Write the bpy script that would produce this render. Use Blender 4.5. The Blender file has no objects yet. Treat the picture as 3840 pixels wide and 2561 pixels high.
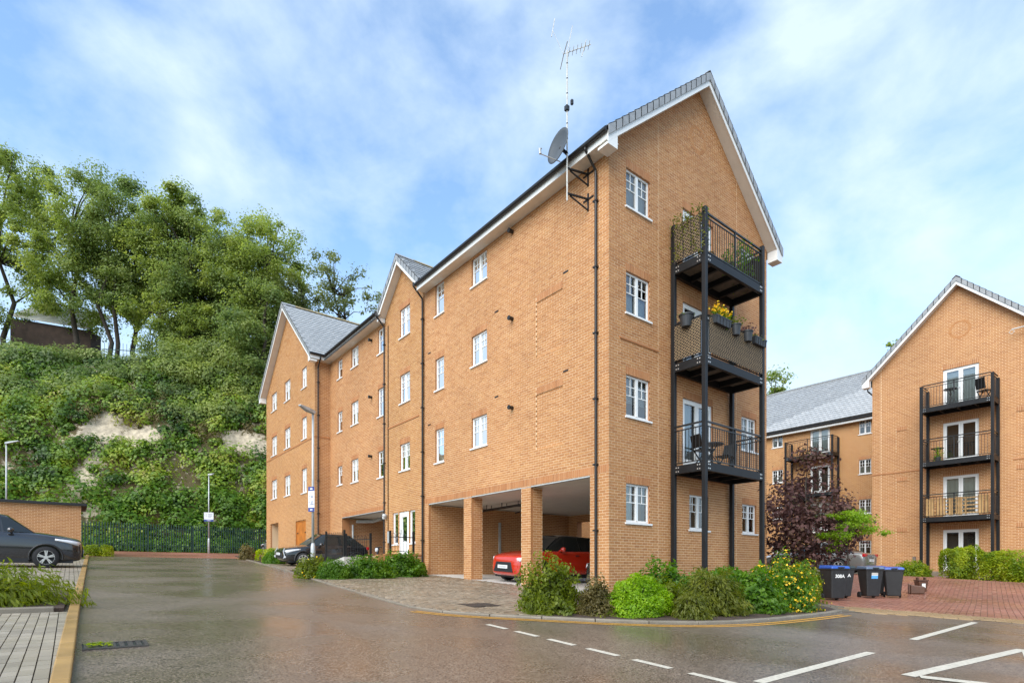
import bpy, bmesh, math, random
import numpy as np
from mathutils import Vector, Matrix, noise as mnoise

random.seed(7); RNG = np.random.default_rng(7)
SC = bpy.context.scene
COL = SC.collection
# ----------------------------------------------------------------- camera, sky, sun, exposure
# world axes: x runs along the front gable wall, y runs up the street along the long wall, z = 0 is the camera's height
CAM = Vector((-11.02, -9.90, 0.0))
cd = bpy.data.cameras.new('camera'); cam = bpy.data.objects.new('camera', cd); COL.objects.link(cam)
cam.location = CAM; cam.rotation_euler = (math.radians(90), 0, -math.atan2(.61898, .78541))
cd.sensor_width = 36; cd.lens = 36 * 2100 / 3840; cd.shift_y = .2199; cd.clip_start = .1; cd.clip_end = 2000
SC.camera = cam
SUN = Vector((-.90, -.36, .88)).normalized()
w = bpy.data.worlds.new('World'); SC.world = w; w.use_nodes = True
nt = w.node_tree; nt.nodes.clear()
def N(tree, t, **k):
    n = tree.nodes.new(t)
    for a, b in k.items():
        setattr(n, a, b)
    return n
out = N(nt, 'ShaderNodeOutputWorld'); bg = N(nt, 'ShaderNodeBackground'); sky = N(nt, 'ShaderNodeTexSky')
sky.sky_type = 'NISHITA'; sky.sun_disc = False; sky.sun_elevation = math.asin(SUN.z); sky.sun_rotation = math.atan2(SUN.x, SUN.y)
sky.air_density = 1.0; sky.dust_density = .6; sky.ozone_density = 2.0
bg.inputs[1].default_value = .15
tc = N(nt, 'ShaderNodeTexCoord'); mp = N(nt, 'ShaderNodeMapping'); mp.inputs['Scale'].default_value = (1, 1, 1.5); mp.inputs['Rotation'].default_value = (.25, .35, .6)
n1 = N(nt, 'ShaderNodeTexNoise'); n1.inputs['Scale'].default_value = 4.2; n1.inputs['Detail'].default_value = 8; n1.inputs['Roughness'].default_value = .56; n1.inputs['Distortion'].default_value = .2
n2 = N(nt, 'ShaderNodeTexNoise'); n2.inputs['Scale'].default_value = 8; n2.inputs['Detail'].default_value = 5; n2.inputs['Roughness'].default_value = .55
ad = N(nt, 'ShaderNodeMath', operation='MULTIPLY_ADD'); ad.inputs[1].default_value = .28
rp = N(nt, 'ShaderNodeValToRGB'); rp.color_ramp.elements[0].position = .49; rp.color_ramp.elements[1].position = .84
rp.color_ramp.elements[0].color = (.06, .06, .06, 1); rp.color_ramp.elements[1].color = (.85, .85, .85, 1)
mx = N(nt, 'ShaderNodeMixRGB'); mx.inputs[2].default_value = (2.60, 3.10, 3.55, 1)
sx = N(nt, 'ShaderNodeSeparateXYZ'); hz = N(nt, 'ShaderNodeMapRange'); hz.inputs[1].default_value = 0; hz.inputs[2].default_value = .45; hz.inputs[3].default_value = .42; hz.inputs[4].default_value = 0
mxa = N(nt, 'ShaderNodeMath', operation='ADD', use_clamp=True)
gm = N(nt, 'ShaderNodeMixRGB', blend_type='MULTIPLY'); gm.inputs[0].default_value = 1; gm.inputs[2].default_value = (.90, 1.02, 1.05, 1)
L = nt.links.new
L(tc.outputs['Generated'], mp.inputs[0]); L(mp.outputs[0], n1.inputs['Vector']); L(mp.outputs[0], n2.inputs['Vector'])
L(n2.outputs[0], ad.inputs[0]); L(n1.outputs[0], ad.inputs[2]); L(ad.outputs[0], rp.inputs[0])
L(tc.outputs['Generated'], sx.inputs[0]); L(sx.outputs[2], hz.inputs[0]); L(hz.outputs[0], mxa.inputs[0]); L(rp.outputs[0], mxa.inputs[1])
L(sky.outputs[0], gm.inputs[1]); L(gm.outputs[0], mx.inputs[1]); L(mxa.outputs[0], mx.inputs[0]); L(mx.outputs[0], bg.inputs[0]); L(bg.outputs[0], out.inputs[0])
sd = bpy.data.lights.new('sun', 'SUN'); so = bpy.data.objects.new('sun', sd); COL.objects.link(so)
sd.energy = 1.9; sd.angle = math.radians(60); sd.color = (1, .955, .88)
so.rotation_euler = SUN.to_track_quat('Z', 'Y').to_euler(); so.location = (-20, -20, 40)
vs = SC.view_settings; vs.view_transform = 'Standard'; vs.look = 'None'; vs.gamma = 1; vs.use_curve_mapping = False; vs.exposure = 1.23
SC.cycles.use_denoising = True; SC.cycles.max_bounces = 6; SC.cycles.transparent_max_bounces = 12

# ----------------------------------------------------------------- helpers
def sm(x):
    x = min(1, max(0, x)); return x * x * (3 - 2 * x)
def zg(x, y):
    yy = min(max(y, -45), 46); xx = min(max(x, -60), 70)
    return -.777 - .0069 * xx + .0484 * yy + .5 * sm((xx - 9.5) / 9)
def tag(o, label=None, cat=None, group=None, kind=None):
    if label: o['label'] = label
    if cat: o['category'] = cat
    if group: o['group'] = group
    if kind: o['kind'] = kind
    return o
def thing(name, label, cat, loc=(0, 0, 0), group=None, kind=None):
    o = bpy.data.objects.new(name, None); COL.objects.link(o); o.location = loc; o.empty_display_size = .2
    return tag(o, label, cat, group, kind)
def root_loc(p):
    r = p
    while r.parent: r = r.parent
    return Vector(r.location)
def link(name, me, mat, parent=None, local=False, kind=None):
    o = bpy.data.objects.new(name, me); COL.objects.link(o)
    if mat and not me.materials: me.materials.append(mat)
    if parent:
        o.parent = parent
        if not local: me.transform(Matrix.Translation(-root_loc(parent)))
    if kind: o['kind'] = kind
    return o
class MB:
    def __init__(s): s.v = []; s.f = []
    def add(s, vs, fs):
        b = len(s.v); s.v += [tuple(p) for p in vs]; s.f += [tuple(b + i for i in f) for f in fs]
    def quad(s, a, b, c, d): s.add((a, b, c, d), ((0, 1, 2, 3),))
    def hexa(s, p):   # p: 4 bottom + 4 top
        s.add(p, ((3, 2, 1, 0), (4, 5, 6, 7), (0, 1, 5, 4), (1, 2, 6, 5), (2, 3, 7, 6), (3, 0, 4, 7)))
    def box(s, x0, x1, y0, y1, z0, z1):
        s.hexa(((x0, y0, z0), (x1, y0, z0), (x1, y1, z0), (x0, y1, z0), (x0, y0, z1), (x1, y0, z1), (x1, y1, z1), (x0, y1, z1)))
    def bar(s, a, b, w, h=None, up=(0, 0, 1)):
        a = Vector(a); b = Vector(b); d = (b - a).normalized(); u = Vector(up)
        if abs(d.dot(u)) > .98: u = Vector((1, 0, 0))
        r = d.cross(u).normalized(); u = r.cross(d); h = h or w
        o = [-r * w / 2 - u * h / 2, r * w / 2 - u * h / 2, r * w / 2 + u * h / 2, -r * w / 2 + u * h / 2]
        s.hexa([a + q for q in o] + [b + q for q in o])
    def tube(s, pts, r, n=8, cap=True):
        pts = [Vector(p) for p in pts]; rs = r if isinstance(r, (list, tuple)) else [r] * len(pts); b = len(s.v); ref = None
        for i, p in enumerate(pts):
            d = (pts[min(i + 1, len(pts) - 1)] - pts[max(i - 1, 0)]).normalized()
            if ref is None: ref = Vector((1, 0, 0)) if abs(d.x) < .8 else Vector((0, 1, 0))
            u = (ref - d * ref.dot(d)).normalized(); ref = u; v = d.cross(u)
            for k in range(n):
                a = 2 * math.pi * k / n; s.v.append(tuple(p + (u * math.cos(a) + v * math.sin(a)) * rs[i]))
        for i in range(len(pts) - 1):
            for k in range(n):
                s.f.append((b + i * n + k, b + i * n + (k + 1) % n, b + (i + 1) * n + (k + 1) % n, b + (i + 1) * n + k))
        if cap:
            s.f.append(tuple(b + k for k in range(n))[::-1]); s.f.append(tuple(b + (len(pts) - 1) * n + k for k in range(n)))
    def lathe(s, prof, c=(0, 0, 0), axis='z', n=20):   # prof: (r, h)
        b = len(s.v); c = Vector(c)
        for r, h in prof:
            for k in range(n):
                a = 2 * math.pi * k / n; q = (r * math.cos(a), r * math.sin(a), h)
                if axis == 'y': q = (q[0], q[2], q[1])
                if axis == 'x': q = (q[2], q[0], q[1])
                s.v.append(tuple(c + Vector(q)))
        for i in range(len(prof) - 1):
            for k in range(n):
                s.f.append((b + i * n + k, b + i * n + (k + 1) % n, b + (i + 1) * n + (k + 1) % n, b + (i + 1) * n + k))
    def build(s, name, mat, parent=None, smooth=False, local=False, kind=None, bevel=0):
        me = bpy.data.meshes.new(name); me.from_pydata(s.v, [], s.f); me.update()
        if smooth: me.polygons.foreach_set('use_smooth', [True] * len(me.polygons))
        o = link(name, me, mat, parent, local, kind)
        if bevel:
            m = o.modifiers.new('bevel', 'BEVEL'); m.width = bevel; m.segments = 2; m.limit_method = 'ANGLE'
        return o
def np_mesh(name, V, F):
    me = bpy.data.meshes.new(name); n = F.shape[1]
    me.vertices.add(len(V)); me.vertices.foreach_set('co', V.astype(np.float32).ravel())
    me.loops.add(F.size); me.loops.foreach_set('vertex_index', F.astype(np.int32).ravel())
    me.polygons.add(len(F)); me.polygons.foreach_set('loop_start', np.arange(0, F.size, n, dtype=np.int32))
    me.update(calc_edges=True); return me
def copy_tree(o, parent=None):
    c = o.copy(); COL.objects.link(c); c.parent = parent
    for ch in list(o.children): copy_tree(ch, c)
    return c

# ----------------------------------------------------------------- materials
def mat(name, col, rough=.6, var=.12, vs=6, metal=0, rnd=None, bump=0, bs=80, coat=0, spec=.5, info=False, rv=0, extra=None, island=True):
    m = bpy.data.materials.new(name); m.use_nodes = True; t = m.node_tree; b = t.nodes['Principled BSDF']
    b.inputs['Roughness'].default_value = rough; b.inputs['Metallic'].default_value = metal; b.inputs['Specular IOR Level'].default_value = spec
    b.inputs['Coat Weight'].default_value = coat; b.inputs['Coat Roughness'].default_value = .06
    tc = N(t, 'ShaderNodeTexCoord'); no = N(t, 'ShaderNodeTexNoise'); no.inputs['Scale'].default_value = vs; no.inputs['Detail'].default_value = 5
    t.links.new(tc.outputs['Object'], no.inputs['Vector'])
    if rnd:
        g = N(t, 'ShaderNodeObjectInfo' if info else 'ShaderNodeNewGeometry'); r = N(t, 'ShaderNodeValToRGB'); e = r.color_ramp.elements
        r.color_ramp.interpolation = 'LINEAR'
        while len(e) < len(rnd): e.new(.5)
        for i, c in enumerate(rnd): e[i].position = i / (len(rnd) - 1); e[i].color = (*c, 1)
        t.links.new(g.outputs['Random' if info else 'Random Per Island'], r.inputs[0]); csrc = r.outputs[0]
    else:
        c = N(t, 'ShaderNodeRGB'); c.outputs[0].default_value = (*col, 1); csrc = c.outputs[0]
    mr = N(t, 'ShaderNodeMapRange'); mr.inputs[1].default_value = .3; mr.inputs[2].default_value = .7; mr.inputs[3].default_value = 1 - var; mr.inputs[4].default_value = 1 + var
    mu = N(t, 'ShaderNodeVectorMath', operation='SCALE')
    t.links.new(no.outputs[0], mr.inputs[0]); t.links.new(csrc, mu.inputs[0]); t.links.new(mr.outputs[0], mu.inputs['Scale'])
    t.links.new(mu.outputs[0], b.inputs['Base Color'])
    if rv:
        r2 = N(t, 'ShaderNodeMapRange'); r2.inputs[1].default_value = .35; r2.inputs[2].default_value = .65; r2.inputs[3].default_value = rough - rv; r2.inputs[4].default_value = rough + rv
        n3 = N(t, 'ShaderNodeTexNoise'); n3.inputs['Scale'].default_value = vs * .6; n3.inputs['Detail'].default_value = 4
        t.links.new(tc.outputs['Object'], n3.inputs['Vector']); t.links.new(n3.outputs[0], r2.inputs[0]); t.links.new(r2.outputs[0], b.inputs['Roughness'])
    if bump:
        n4 = N(t, 'ShaderNodeTexNoise'); n4.inputs['Scale'].default_value = bs; n4.inputs['Detail'].default_value = 4; bp = N(t, 'ShaderNodeBump'); bp.inputs['Strength'].default_value = bump; bp.inputs['Distance'].default_value = .01
        t.links.new(tc.outputs['Object'], n4.inputs['Vector']); t.links.new(n4.outputs[0], bp.inputs['Height']); t.links.new(bp.outputs[0], b.inputs['Normal'])
    return m
def leafmat(name, cols, patch=.6, pw=.55,  trans=.55, rough=.45, spec=.4):
    m = bpy.data.materials.new(name); m.use_nodes = True; t = m.node_tree; b = t.nodes['Principled BSDF']; o = t.nodes['Material Output']
    g = N(t, 'ShaderNodeNewGeometry'); r = N(t, 'ShaderNodeValToRGB'); e = r.color_ramp.elements
    while len(e) < len(cols): e.new(.5)
    for i, c in enumerate(cols): e[i].position = i / (len(cols) - 1); e[i].color = (*c, 1)
    no = N(t, 'ShaderNodeTexNoise'); no.inputs['Scale'].default_value = patch; no.inputs['Detail'].default_value = 2
    tc = N(t, 'ShaderNodeTexCoord'); t.links.new(tc.outputs['Object'], no.inputs['Vector'])
    a = N(t, 'ShaderNodeMath', operation='MULTIPLY_ADD'); a.inputs[1].default_value = .45
    mr = N(t, 'ShaderNodeMapRange'); mr.inputs[1].default_value = .32; mr.inputs[2].default_value = .68; mr.inputs[3].default_value = 0; mr.inputs[4].default_value = pw; a.inputs[1].default_value = 1 - pw
    t.links.new(no.outputs[0], mr.inputs[0]); t.links.new(g.outputs['Random Per Island'], a.inputs[0]); t.links.new(mr.outputs[0], a.inputs[2]); t.links.new(a.outputs[0], r.inputs[0])
    b.inputs['Roughness'].default_value = rough; b.inputs['Specular IOR Level'].default_value = spec
    tr = N(t, 'ShaderNodeBsdfTranslucent'); ms = N(t, 'ShaderNodeMixShader'); ms.inputs[0].default_value = trans
    hs = N(t, 'ShaderNodeHueSaturation'); hs.inputs['Saturation'].default_value = 1.1; hs.inputs['Value'].default_value = 1.25
    t.links.new(r.outputs[0], b.inputs['Base Color']); t.links.new(r.outputs[0], hs.inputs['Color']); t.links.new(hs.outputs[0], tr.inputs[0])
    t.links.new(b.outputs[0], ms.inputs[1]); t.links.new(tr.outputs[0], ms.inputs[2]); t.links.new(ms.outputs[0], o.inputs[0])
    return m
def glassmat(name, tint=(.75, .82, .8)):
    m = bpy.data.materials.new(name); m.use_nodes = True; t = m.node_tree; t.nodes.clear()
    o = N(t, 'ShaderNodeOutputMaterial'); a = N(t, 'ShaderNodeBsdfTransparent'); a.inputs[0].default_value = (*tint, 1)
    g = N(t, 'ShaderNodeBsdfGlossy'); g.inputs['Roughness'].default_value = .02; f = N(t, 'ShaderNodeFresnel'); f.inputs[0].default_value = 1.75; ms = N(t, 'ShaderNodeMixShader')
    ma = N(t, 'ShaderNodeMath', operation='MULTIPLY_ADD', use_clamp=True); ma.inputs[1].default_value = 1.25; ma.inputs[2].default_value = .10
    t.links.new(f.outputs[0], ma.inputs[0]); t.links.new(ma.outputs[0], ms.inputs[0]); t.links.new(a.outputs[0], ms.inputs[1]); t.links.new(g.outputs[0], ms.inputs[2]); t.links.new(ms.outputs[0], o.inputs[0])
    return m
def roadmat():
    m = bpy.data.materials.new('wet_asphalt'); m.use_nodes = True; t = m.node_tree; b = t.nodes['Principled BSDF']; k = t.links.new
    tc = N(t, 'ShaderNodeTexCoord')
    fine = N(t, 'ShaderNodeTexNoise'); fine.inputs['Scale'].default_value = 46; fine.inputs['Detail'].default_value = 3; fine.inputs['Roughness'].default_value = .7
    vor = N(t, 'ShaderNodeTexVoronoi'); vor.inputs['Scale'].default_value = 85
    big = N(t, 'ShaderNodeTexNoise'); big.inputs['Scale'].default_value = .45; big.inputs['Detail'].default_value = 4; big.inputs['Roughness'].default_value = .5; big.inputs['Distortion'].default_value = .2
    for n in (fine, vor, big): k(tc.outputs['Object'], n.inputs['Vector'])
    cr = N(t, 'ShaderNodeValToRGB'); cr.color_ramp.elements[0].position = .40; cr.color_ramp.elements[1].position = .62
    cr.color_ramp.elements[0].color = (.036, .026, .018, 1); cr.color_ramp.elements[1].color = (.27, .205, .15, 1)
    mid = N(t, 'ShaderNodeTexNoise'); mid.inputs['Scale'].default_value = 14; mid.inputs['Detail'].default_value = 8; mid.inputs['Roughness'].default_value = .75; k(tc.outputs['Object'], mid.inputs['Vector'])
    av = N(t, 'ShaderNodeMixRGB'); av.inputs[0].default_value = .25; k(fine.outputs[0], av.inputs[1]); k(mid.outputs[0], av.inputs[2]); k(av.outputs[0], cr.inputs[0])
    c2 = N(t, 'ShaderNodeMapRange'); c2.inputs[1].default_value = .3; c2.inputs[2].default_value = .7; c2.inputs[3].default_value = .85; c2.inputs[4].default_value = 1.15
    k(big.outputs[0], c2.inputs[0]); mu = N(t, 'ShaderNodeVectorMath', operation='SCALE'); k(cr.outputs[0], mu.inputs[0]); k(c2.outputs[0], mu.inputs['Scale']); k(mu.outputs[0], b.inputs['Base Color'])
    rr = N(t, 'ShaderNodeMapRange'); rr.inputs[1].default_value = .36; rr.inputs[2].default_value = .66; rr.inputs[3].default_value = .20; rr.inputs[4].default_value = .38; k(big.outputs[0], rr.inputs[0]); k(rr.outputs[0], b.inputs['Roughness'])
    b.inputs['Specular IOR Level'].default_value = .95
    bs = N(t, 'ShaderNodeMapRange'); bs.inputs[1].default_value = .38; bs.inputs[2].default_value = .6; bs.inputs[3].default_value = .04; bs.inputs[4].default_value = .28; k(big.outputs[0], bs.inputs[0])
    bp = N(t, 'ShaderNodeBump'); bp.inputs['Distance'].default_value = .006; k(bs.outputs[0], bp.inputs['Strength']); k(vor.outputs['Distance'], bp.inputs['Height']); k(bp.outputs[0], b.inputs['Normal'])
    return m
BR = [(.375, .158, .052), (.42, .183, .061), (.455, .208, .071), (.435, .19, .065), (.485, .234, .084), (.40, .168, .056), (.47, .22, .076)]
BR2 = [(c[0] * 1.0, c[1] * 1.03, c[2] * .92) for c in BR]
M = {}
M['brick'] = mat('tan_brick', BR[2], .75, .08, .35, rnd=BR, bump=.15, bs=140)
M['brick1'] = mat('tan_brick_single', BR[2], .75, .10, 4, rnd=BR, info=True, bump=.15, bs=140)
M['brickM'] = mat('orange_brick', BR[2], .75, .07, .35, rnd=BR2, bump=.15, bs=140)
M['soldier'] = mat('soldier_brick', BR[1], .75, .08, 1.2, rnd=[(.36, .15, .055), (.44, .19, .07), (.40, .165, .06), (.47, .215, .085)])
M['mortar'] = mat('mortar', (.72, .52, .32), .9, .08, .35)
M['white'] = mat('white_upvc', (.80, .80, .77), .35, .03, 3)
M['soffit'] = mat('white_soffit', (.72, .68, .60), .55, .05, 3)
M['black'] = mat('black_metal', (.018, .018, .018), .4, .2, 8)
M['gutter'] = mat('black_plastic', (.012, .011, .010), .45, .2, 8)
M['steel'] = mat('dark_grey_steel', (.010, .0105, .0115), .5, .25, 4, spec=.3)
M['deck'] = mat('grey_decking', (.16, .13, .10), .7, .25, 6)
M['tile'] = mat('grey_roof_tile', (.2, .2, .2), .3, .15, 5, rnd=[(.265, .27, .27), (.285, .29, .288), (.31, .315, .31)], rv=.1)
M['tile1'] = mat('grey_roof_tile_single', (.2, .2, .2), .3, .18, 5, rnd=[(.33, .335, .33), (.36, .365, .36), (.39, .39, .38)], info=True, rv=.1)
M['lichen'] = mat('lichen_ridge_tile', (.28, .22, .11), .8, .35, 5)
M['roofbase'] = mat('roof_felt', (.05, .05, .05), .7)
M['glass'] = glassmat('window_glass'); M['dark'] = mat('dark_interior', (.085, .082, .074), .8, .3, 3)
M['curtain'] = mat('pale_curtain', (.60, .60, .56), .85, .06, 4); M['blind'] = mat('white_blind', (.72, .73, .72), .7, .04, 5); M['beige'] = mat('beige_furnishing', (.30, .22, .15), .8, .2, 4)
M['road'] = roadmat()
M['ground'] = mat('earth', (.07, .06, .04), .9, .3, .8)
M['soil'] = mat('bark_mulch', (.055, .033, .022), .85, .4, 9, bump=.8, bs=40)
M['kerb'] = mat('concrete_kerb', (.21, .175, .13), .5, .2, 3, rv=.15)
M['kerbY'] = mat('buff_kerb', (.31, .185, .058), .5, .25, 2.2, rv=.12)
M['paver'] = mat('buff_paver', (.3, .25, .18), .42, .2, 1.3, rnd=[(.22, .175, .12), (.27, .215, .15), (.25, .19, .125), (.31, .25, .18)], rv=.14)
M['paverL'] = mat('grey_paver', (.4, .36, .29), .5, .2, 1.6, rnd=[(.24, .20, .145), (.30, .255, .19), (.27, .225, .16), (.34, .29, .22)], rv=.12)
M['paverL1'] = mat('grey_paver_single', (.4, .36, .29), .5, .2, 3, rnd=[(.24, .20, .145), (.30, .255, .19), (.27, .225, .16), (.34, .29, .22)], info=True, rv=.12)
M['joint'] = mat('paver_joint', (.13, .105, .07), .8, .3, 6)
M['redpave'] = mat('red_paver', (.3, .12, .07), .4, .2, .5, rnd=[(.25, .095, .058), (.31, .125, .08), (.27, .11, .07), (.33, .15, .095)], rv=.16)
M['buffpave'] = mat('buff_edge_paver', (.3, .2, .1), .4, .25, .8, rnd=[(.27, .17, .075), (.32, .21, .10), (.29, .19, .09)], rv=.16)
M['slab'] = mat('pale_concrete', (.52, .49, .44), .6, .12, .9, rv=.15)
M['wline'] = mat('road_paint_white', (.54, .49, .39), .55, .18, 25)
M['yline'] = mat('road_paint_yellow', (.50, .25, .035), .55, .2, 20)
M['iron'] = mat('cast_iron', (.05, .042, .035), .5, .3, 20)
M['chalk'] = mat('chalk_face', (.45, .375, .27), .9, .38, 2.6, bump=1.0, bs=6)
M['cliffsoil'] = mat('overgrown_soil', (.085, .075, .03), .95, .5, .7)
M['bark'] = mat('bark', (.05, .038, .027), .9, .4, 6)
M['galv'] = mat('galvanised_steel', (.46, .47, .46), .42, .14, 6, metal=.3)
M['fence'] = mat('green_painted_steel', (.008, .042, .026), .5, .25, 4)
M['sign'] = mat('sign_white', (.70, .72, .74), .4, .03); M['signblue'] = mat('sign_blue', (.03, .05, .22), .4, .05); M['ink'] = mat('sign_ink', (.03, .04, .12), .5, 0)
M['wood'] = mat('orange_stained_wood', (.46, .15, .022), .5, .22, 3); M['pallet'] = mat('pale_softwood', (.50, .30, .12), .7, .2, 4)
M['rattan'] = mat('brown_rattan', (.30, .21, .115), .7, .3, 14); M['rattanback'] = mat('dark_rattan_backing', (.035, .026, .017), .8, .2)
M['bin'] = mat('charcoal_plastic', (.022, .023, .024), .45, .2, 7); M['lidblue'] = mat('blue_plastic', (.025, .085, .36), .35, .12, 5); M['lidgrey'] = mat('slate_blue_plastic', (.10, .135, .20), .35, .1, 5)
M['lidblack'] = mat('dark_green_black_plastic', (.022, .03, .03), .35, .2, 5)
M['caddy'] = mat('brown_plastic', (.09, .038, .02), .45, .15, 6); M['letter'] = mat('white_lettering', (.75, .75, .72), .6, 0); M['sticker'] = mat('blue_sticker', (.10, .36, .72), .4, .1); M['stickw'] = mat('grey_sticker', (.5, .47, .42), .5, .1)
M['pot'] = mat('charcoal_planter', (.035, .038, .042), .5, .15, 6); M['yellow'] = mat('yellow_petals', (.85, .52, .012), .5, .15, 20)
M['tyre'] = mat('tyre_rubber', (.012, .012, .013), .75, .2, 9); M['alloy'] = mat('silver_alloy', (.62, .62, .60), .25, .05, metal=.6)
M['carglass'] = mat('car_glass', (.012, .016, .016), .05, 0, spec=.7); M['trim'] = mat('black_trim', (.014, .014, .015), .5, .1)
M['lamp'] = mat('headlamp_lens', (.62, .64, .66), .08, .05, spec=.8); M['redlamp'] = mat('tail_lamp_red', (.42, .012, .015), .15, .05); M['plate'] = mat('number_plate_white', (.72, .72, .70), .4, .03); M['plategrey'] = mat('number_plate_smudge', (.45, .45, .45), .5, .05)
def paint(n, c, r=.16): return mat(n, c, r, .03, 3, coat=1.0, spec=.5)
M['carblack'] = paint('black_car_paint', (.010, .011, .013)); M['carred'] = paint('red_car_paint', (.50, .028, .010)); M['carsilver'] = paint('silver_car_paint', (.13, .125, .115), .25); M['cargreen'] = paint('dark_green_car_paint', (.014, .018, .014)); M['caranth'] = paint('anthracite_car_paint', (.016, .017, .020))
M['dish'] = mat('grey_dish', (.07, .078, .084), .5, .12, 3); M['mast'] = mat('pale_mast', (.55, .54, .50), .5, .2, 12)
M['shedroof'] = mat('weathered_corrugated_roof', (.72, .69, .64), .8, .3, 1.5); M['shedwall'] = mat('brown_boarded_wall', (.055, .032, .022), .85, .3, 2)
M['rail'] = mat('black_railing', (.012, .012, .012), .4, .1)
# foliage
M['tree1'] = leafmat('sycamore_leaves', [(.115, .165, .042), (.21, .28, .062), (.33, .39, .088), (.46, .49, .12)], .35)
M['tree2'] = leafmat('ash_leaves', [(.085, .14, .05), (.165, .235, .07), (.26, .325, .09), (.37, .415, .12)], .35)
M['tree3'] = leafmat('sparse_tree_leaves', [(.11, .145, .06), (.20, .235, .085), (.29, .32, .115)], .4)
M['ivy'] = leafmat('cliff_leaves', [(.014, .042, .008), (.05, .11, .012), (.11, .20, .016), (.20, .30, .024), (.31, .37, .032), (.27, .21, .06)], .34, .72, .35)  # darkest patches put the shade of the cliff's hollows into the leaf colour
M['lime'] = leafmat('lime_leaves', [(.16, .30, .012), (.26, .42, .018), (.36, .50, .03)], 1.2)
M['purple'] = leafmat('purple_leaves', [(.045, .022, .022), (.095, .046, .042), (.15, .075, .062), (.08, .10, .028)], .7, .55, .25, .6, .25)
M['hebe'] = leafmat('bright_mound_leaves', [(.13, .27, .008), (.26, .43, .012), (.42, .56, .02)], 2.5)
M['olive'] = leafmat('olive_leaves', [(.08, .10, .015), (.17, .19, .025), (.28, .28, .04)], 2.2)
M['brownish'] = leafmat('variegated_leaves', [(.07, .06, .018), (.14, .115, .035), (.26, .21, .08), (.36, .30, .14)], 3)
M['green'] = leafmat('green_leaves', [(.045, .115, .012), (.115, .235, .018), (.22, .35, .03)], 2)
M['yelgreen'] = leafmat('yellow_green_leaves', [(.08, .115, .012), (.18, .225, .02), (.30, .33, .032)], 2.0)
M['hedge'] = leafmat('hedge_leaves', [(.08, .16, .012), (.20, .30, .016), (.40, .46, .025), (.52, .54, .035)], 1.5)
M['flower'] = leafmat('yellow_flowers', [(.70, .38, .01), (.85, .52, .015), (.90, .60, .05)], 2, .4, .2)
# ----------------------------------------------------------------- ground, road, kerbs, paving
def sheet(name, poly, off, m, kind='structure', skirt=0, parent=None, label=None):
    bm = bmesh.new(); f = bm.faces.new([bm.verts.new((x, y, 0)) for x, y in poly])
    for gx in np.arange(9.5, 19, .75):
        bmesh.ops.bisect_plane(bm, geom=bm.verts[:] + bm.edges[:] + bm.faces[:], plane_co=(gx, 0, 0), plane_no=(1, 0, 0))
    bmesh.ops.triangulate(bm, faces=bm.faces[:])
    for v in bm.verts: v.co.z = zg(v.co.x, v.co.y) + off
    if skirt:
        be = [e for e in bm.edges if e.is_boundary]; r = bmesh.ops.extrude_edge_only(bm, edges=be)
        for v in [g for g in r['geom'] if isinstance(g, bmesh.types.BMVert)]: v.co.z -= skirt
    bmesh.ops.recalc_face_normals(bm, faces=bm.faces[:])
    me = bpy.data.meshes.new(name); bm.to_mesh(me); bm.free()
    o = link(name, me, m, parent)
    return tag(o, label, None, None, kind)
def grid(name, xs, ys, zf, m, kind='structure', label=None):
    V = np.array([(x, y, zf(x, y)) for y in ys for x in xs]); nx = len(xs)
    F = np.array([(j * nx + i, j * nx + i + 1, (j + 1) * nx + i + 1, (j + 1) * nx + i) for j in range(len(ys) - 1) for i in range(nx - 1)])
    return tag(link(name, np_mesh(name, V, F), m), label, None, None, kind)
gx = [-500, -200, -100, -60, -40, -20, 0, 9.5] + [9.5 + .75 * i for i in range(1, 13)] + [25, 40, 70, 150, 500]
gy = [-500, -200, -100, -45, -20, 0, 20, 37, 46, 100, 250, 500]
grid('ground', gx, gy, lambda x, y: zg(x, y) - .12, M['ground'], label='dark earth beneath the road and paving')
KERB = [(-3.35, 24.6), (-3.6, 22.0), (-4.0, 18), (-4.6, 12), (-5.40, 5.87), (-5.80, 2.2), (-6.05, -.2), (-6.02, -.95), (-5.75, -1.6), (-5.40, -2.05), (-4.85, -2.62), (-3.99, -3.5), (-3.35, -4.0), (-2.66, -4.37), (-1.8, -4.60), (-.86, -4.68), (.6, -4.70), (2.0, -4.66), (2.75, -4.55)]
def resample(pl, step):
    P = [Vector((a, b)) for a, b in pl]; D = [0]
    for i in range(1, len(P)): D.append(D[-1] + (P[i] - P[i - 1]).length)
    n = max(2, round(D[-1] / step)); o = []
    for k in range(n + 1):
        d = D[-1] * k / n; i = min(max(1, next((j for j in range(len(D)) if D[j] >= d - 1e-9), len(D) - 1)), len(D) - 1)
        t = (d - D[i - 1]) / (D[i] - D[i - 1]); o.append(P[i - 1].lerp(P[i], t))
    return o
def normals(P):
    r = []
    for i in range(len(P)):
        d = (P[min(i + 1, len(P) - 1)] - P[max(i - 1, 0)]).normalized(); r.append(Vector((-d.y, d.x)))
    return r
ROADP = [(-10.98, -45), (-11.05, -6), (-10.92, .5), (-10.30, 25.4), (-9.3, 25.9), (-3.3, 25.2), (-3.35, 24.6)] + KERB[1:] + [(3.0, -4.9), (3.55, -5.7), (3.95, -6.6), (4.4, -7.6), (5.2, -10), (6.2, -14), (9, -45)]
road = sheet('road', ROADP, 0, M['road'], label='wet brown grey asphalt road with puddled sheen')
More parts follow.
